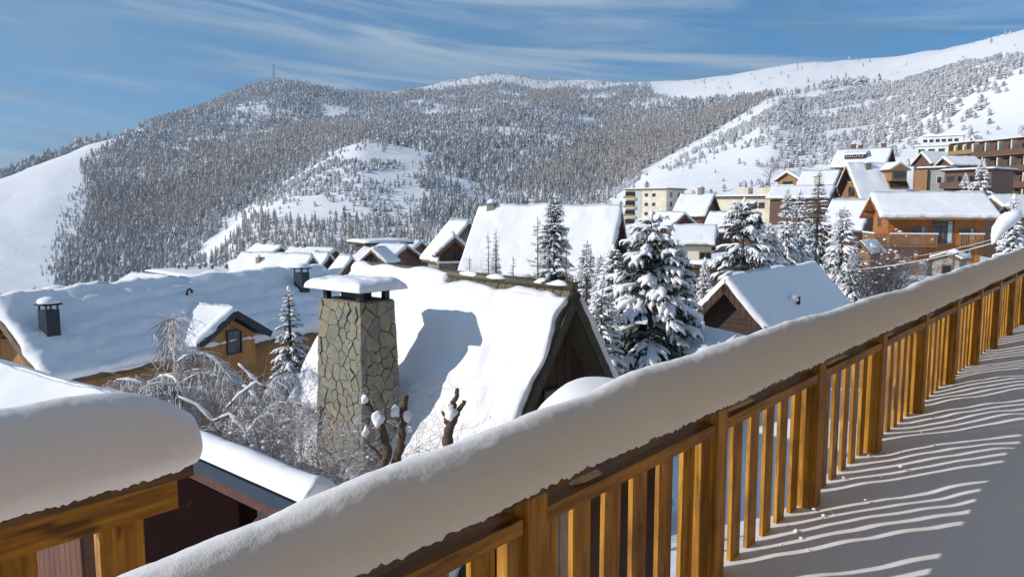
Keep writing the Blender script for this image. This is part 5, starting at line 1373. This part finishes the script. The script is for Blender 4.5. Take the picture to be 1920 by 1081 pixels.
# ------------------------------------------------------------------ balcony in the foreground
RA = math.radians(40.6)
RD = Vector((math.sin(RA), math.cos(RA), 0)); RN = Vector((-math.cos(RA), math.sin(RA), 0))   # along the rail, outwards
def rp(t, s, z): return RD*t+RN*s+Vector((0, 0, z))
DECK, S0 = -1.84, 1.50
RROT = math.pi/2-RA                                            # local x along the rail, y outwards
def snow_cap_profile(t, c, w, z0, h, seed, n=44, lean=.10):
    """cross-sections of a snow ridge on a rail: a tall face leaning back to a rounded crest on the far side, ragged below"""
    a = np.linspace(0, 1, n)
    ka = [0, .07, .20, .34, .48, .60, .68, .75, .82, .89, .95, 1]
    px = np.interp(a, ka, [-.88, -1.0, -.98, -.87, -.70, -.52, -.36, -.20, .02, .32, .62, .80])
    pz = np.interp(a, ka, [0, .12, .35, .58, .78, .92, .985, 1.0, .96, .80, .45, 0])
    ker = np.ones(5)/5
    for _ in range(1):
        px[2:-2] = np.convolve(px, ker, 'valid'); pz[2:-2] = np.convolve(pz, ker, 'valid')
    h = np.broadcast_to(np.asarray(h, float), t.shape)
    hh = (h*(1+.05*fbm(t*1.1, seed, 0, 2, seed)+.03*fbm(t*3.3, seed, 4, 2, seed+11)))[:, None]; ww = (w*(1+.07*fbm(t*1.3, seed+3, 0, 3, seed+1)))[:, None]
    T = np.repeat(t[:, None], n, 1); PX = px[None]*ww; PZ = pz[None]*hh
    nx, nz = np.gradient(pz), -np.gradient(px); ln = np.hypot(nx, nz)+1e-9; nx, nz = -nx/ln, -nz/ln
    low = np.clip(1-PZ/.07, 0, 1)
    nb = fbm(T*2.6, PZ*4+PX*4, 1, 3, seed+7)*.006+fbm(T*9, PZ*11+PX*11, 6, 2, seed+9)*.0012+fbm(T*45, PZ*45+PX*45, 2, 3, seed+8)*.0012
    rag = fbm(T*50, PX*9, 0, 3, seed+5)*.007*low+fbm(T*120, PX*9, 0, 2, seed+15)*.005*low+fbm(T*7, PX, 0, 3, seed+6)*.004*low
    return T, c+PX+nx[None]*nb, z0+PZ+nz[None]*nb*(1-low)+rag-.006*low
def main_rail():
    root = empty('balcony_railing', rp(3.3, S0, DECK), RROT, 'golden wooden balcony railing topped with a thick ridge of snow', 'railing')
    t0 = 3.3
    L = lambda t, s, z: (t-t0, s-S0, z-DECK)                    # railing coordinates to local
    zb = -.915
    ta, tb = -2.4, 17.5
    # handrail boards, butt-jointed at every second post
    x = ta
    for k in range(8):
        e = min(tb, -.9+2.8*(k+1)-.003) if k else .5+1.4-.003
        a, b = x, e; x = e+.006
        if a >= tb: break
        MB().box(L((a+b)/2, S0+.05, zb+.022), (b-a, .225, .044)).build('handrail', RAIL_TOP, root)
    t = np.concatenate([np.arange(ta, 6, .014), np.arange(6, tb, .035)])
    crest = np.interp(t, [-2.4, .1, .65, 1.03, 1.48, 1.96, 3.43, 8, 14.5], [-.79, -.775, -.745, -.712, -.692, -.668, -.648, -.63, -.61])
    T, S, Z = snow_cap_profile(t, S0+.065, .155, zb+.022, crest-zb-.022, 5)
    G = np.stack([T-t0, S-S0, Z-DECK], -1)[:, ::-1]
    m = MB(); m.grid(G); m.build('snow_cap', SNOW, root, smooth=True)
    q = random.Random(3)
    post = MB().box((0, 0, 0), (.12, .10, 1)).mesh('post'); face = MB().box((0, 0, 0), (.105, .022, 1)).mesh('post_board'); bal = MB().box((0, 0, 0), (.114, .021, 1)).mesh('baluster')
    posts = [3.3+1.4*k for k in range(-4, 11)]
    for i, tp in enumerate(posts):
        p = link('post', post, RAIL_Z, root); h = zb-DECK+.30; p.location = L(tp-.055, S0+.047, zb-h/2-.001); p.scale = (1, 1, h)
        f = link('post_board', face, RAIL_Z, root); f.location = L(tp-.045, S0-.012, zb-.47); f.scale = (1, 1, .935)
    for i in range(len(posts)-1):
        a, b = posts[i]+.006, posts[i+1]-.116
        zm = -1.022
        MB().box((0, 0, 0), (b-a, .095, .052)).build('mid_rail', RAIL_X, root).location = L((a+b)/2, S0+.03, zm)
        MB().box((0, 0, 0), (b-a, .06, .06)).build('bottom_rail', RAIL_X, root).location = L((a+b)/2, S0+.072, DECK-.05)
        if q.random() < .8:                                    # blown snow on the mid rail
            s = MB(); c = a+(b-a)*q.uniform(.12, .55); s.blob((0, 0, 0), (q.uniform(.08, .3), .028, .018), i, 20, 6, .5); o = s.build('snow_patch', SNOW, root, smooth=True); o.location = L(c, S0+.045, zm+.027)
        n = 6; hh = zm-.026-DECK+.05
        for k in range(n):
            o = link('baluster', bal, RAIL_Z, root); c = a+(b-a)*(k+.5)/n
            o.location = L(c+q.uniform(-.004, .004), S0+.072, zm-.027-hh/2); o.scale = (1, 1, hh-.002); o.rotation_euler = (q.uniform(-.006, .006), q.uniform(-.006, .006), 0)
    return root
main_rail()

def side_rail():
    """the stub of railing on the left, parallel to the long one and set further out"""
    s1, te = 2.80, 1.31; zb = -.98
    root = empty('stub_railing', rp(te, s1, DECK), RROT, 'short boarded wooden railing at lower left under a deep snow pillow', 'railing')
    L = lambda t, s, z: (t-te, s-s1, z-DECK)
    MB().box(L(te-1.5, s1+.05, zb-.012), (3.0, .24, .05)).build('handrail', RAIL_TOP, root)
    MB().box(L(te-1.53, s1-.005, zb-.095), (2.94, .11, .11)).build('top_beam', RAIL_X, root)
    MB().box(L(te-.25, s1+.01, zb-.58), (.155, .05, .86)).build('post', RAIL_Z, root)
    for a, w in ((te-.62, .2), (te-.86, .2), (te-1.2, .2), (te-1.45, .2)):
        MB().box(L(a, s1+.012, zb-.58), (w, .028, .858)).build('board', RAIL_Z, root)
    t = np.arange(te-3.0, te+.0201, .012)
    T, S, Z = snow_cap_profile(t, s1+.05, .185, zb+.012, .33, 25)
    e = np.clip((te+.02-T)/.30, 0, 1); pr = np.sqrt(np.clip(1-(1-e)**2, 0, 1))
    Z = zb+.012+(Z-zb-.012)*(.15+.85*pr); S = s1+.05+(S-s1-.05)*(.55+.45*pr)
    T = T+.05*np.sin(np.clip((Z-zb)/.31, 0, 1)*math.pi)*(1-e)
    G = np.stack([T-te, S-s1, Z-DECK], -1)[:, ::-1]; m = MB(); m.grid(G)
    n = G.shape[1]; base = (G.shape[0]-1)*n; m.f.append(tuple(base+j for j in range(n)))
    m.build('snow_cap', SNOW, root, smooth=True)
side_rail()

BOUNCEWALL = wood_mat('bounce_cladding', (.32, .215, .095), (.43, .295, .14), 'X', .7, planks=.16, horiz=True)  # boards of the unseen wall, toned to bounce warm light onto the balcony
def deck():
    ta, tb = -3.0, 17.5
    t = np.concatenate([np.arange(ta, 8, .05), np.arange(8, tb, .12)]); s = np.linspace(-1.25, S0+.12, 60)
    T, S = np.meshgrid(t, s, indexing='ij')
    Z = DECK+fbm(T*.9, S*.9, 0, 3, 91)*.028+fbm(T*3.1, S*3.1, 3, 2, 92)*.010+.065*(1-np.clip((S-S0+.75)/.75, 0, 1)**2)
    G = np.stack([RD.x*T+RN.x*S, RD.y*T+RN.y*S, Z], -1)[:, ::-1]
    m = MB(); m.grid(G); tag(m.build('deck_snow', SNOW, smooth=True), kind='structure')
    M = Matrix.Rotation(RROT, 3, 'Z')
    tag(MB().box(rp((ta+tb)/2, .22, DECK-.2), (tb-ta, 2.9, .2), M).build('balcony_floor', DARKW), kind='structure')
    # our own chalet, unseen: wall and eave added to bounce warm light, block sky
    r = empty('unseen_bounce_chalet', rp((ta+tb)/2, -.95, -6), RROT, 'unseen wooden chalet wall and eave added beside the balcony to bounce warm light and block sky', 'house')
    MB().box((0, -.1, 3.9), (tb-ta+2, .2, 8.9)).build('wall', BOUNCEWALL, r)
    MB().box((0, .65, 8.42), (tb-ta+2, 2.1, .16)).build('roof', BOUNCEWALL, r)
    # floor beam under the outer edge
    tag(MB().box(rp((ta+tb)/2, S0+.1, DECK-.36), (tb-ta, .14, .2), M).build('balcony_beam', DARKW), kind='structure')
deck()

def crumbs():
    q = random.Random(12); m = MB()
    for i in range(90):
        t, s_ = q.uniform(1.5, 9), S0-abs(q.gauss(.12, .22)); r = abs(q.gauss(.004, .004))+.003
        m.blob(rp(t, s_, DECK+.065*(1-max(0, min(1, (s_-S0+.75)/.75))**2)+.004), (r*1.3, r, r*.8), i, 7, 5, .35, .5)
    tag(m.build('snow_crumbs', SNOW, smooth=True), 'small crumbs of snow fallen on the balcony deck by the railing', 'snow', kind='stuff')
crumbs()
def porch():
    """neighbour's eave with navy fascia, square to the railing"""
    A_ = at(571, 893, 6.3); az = math.radians(-49.4); e1 = Vector((math.sin(az), math.cos(az), 0))
    z = A_.z; root = empty('neighbour_porch', (A_.x, A_.y, z-2.5), math.pi/2-az, 'neighbouring porch with navy fascia, rusty beam and snow-thick eave at lower left', 'porch')
    H = 2.5; Lr = 4.6                                           # local x = back along the eave, -y = away from us
    sl = math.radians(-30); V = Vector((0, -math.cos(sl), math.sin(sl))); t_ = math.tan(sl); W_ = .3; b = H-.25
    r = MB().add([(0, 0, b), (Lr, 0, b), (Lr, -W_, b+W_*t_), (0, -W_, b+W_*t_), (0, 0, b-.1), (Lr, 0, b-.1), (Lr, -W_, b-.1+W_*t_), (0, -W_, b-.1+W_*t_)],
                 [(0, 1, 2, 3), (7, 6, 5, 4), (4, 5, 1, 0), (5, 6, 2, 1), (6, 7, 3, 2), (7, 4, 0, 3)]).build('roof', DARKW, root)
    MB().box((Lr/2-.02, .03, b-.055), (Lr+.06, .05, .13)).build('fascia', NAVY2, root)
    MB().box((Lr/2+.05, -.10, b-.195), (Lr-.1, .16, .15)).build('beam', DARKBEAM, root)
    n = snow_sheet((0, 0, b+.005), (1, 0, 0), V, Vector((0, -math.sin(-sl), math.cos(sl))), -.05, Lr, -.045, W_, .26, 130, 24, .02, .7, 95, False, rnd_=.14, jit=.02, ruff=.003)
    n.build('snow_layer', SNOW, r)
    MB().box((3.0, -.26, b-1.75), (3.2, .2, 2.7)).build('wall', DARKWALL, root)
    MB().bar((1.35, -.15, b-.79), (.75, -.15, b-.3), .1, .1).build('bracket', DARKW, root)
NAVY2 = plain('navy_fascia', (.018, .03, .055), .6, scale=6)
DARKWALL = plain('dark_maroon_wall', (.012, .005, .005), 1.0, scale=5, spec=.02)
porch()

# ------------------------------------------------------------------ air
def haze():
    m = bpy.data.materials.new('thin_haze'); m.use_nodes = True; nt = m.node_tree; nt.nodes.clear()
    o = nt.nodes.new('ShaderNodeOutputMaterial'); v = nt.nodes.new('ShaderNodeVolumePrincipled')
    v.inputs['Color'].default_value = (.70, .80, .95, 1); v.inputs['Density'].default_value = HAZE; v.inputs['Anisotropy'].default_value = .2
    nt.links.new(v.outputs[0], o.inputs['Volume'])
    lo_, hi_ = float(TZ.min())-5, float(max(TZ.max(), 0))+60
    b = MB().box((0, 0, (lo_+hi_)/2), (7600, 7600, hi_-lo_)).build('haze', m); tag(b, kind='stuff')
HAZE = .00021
haze()
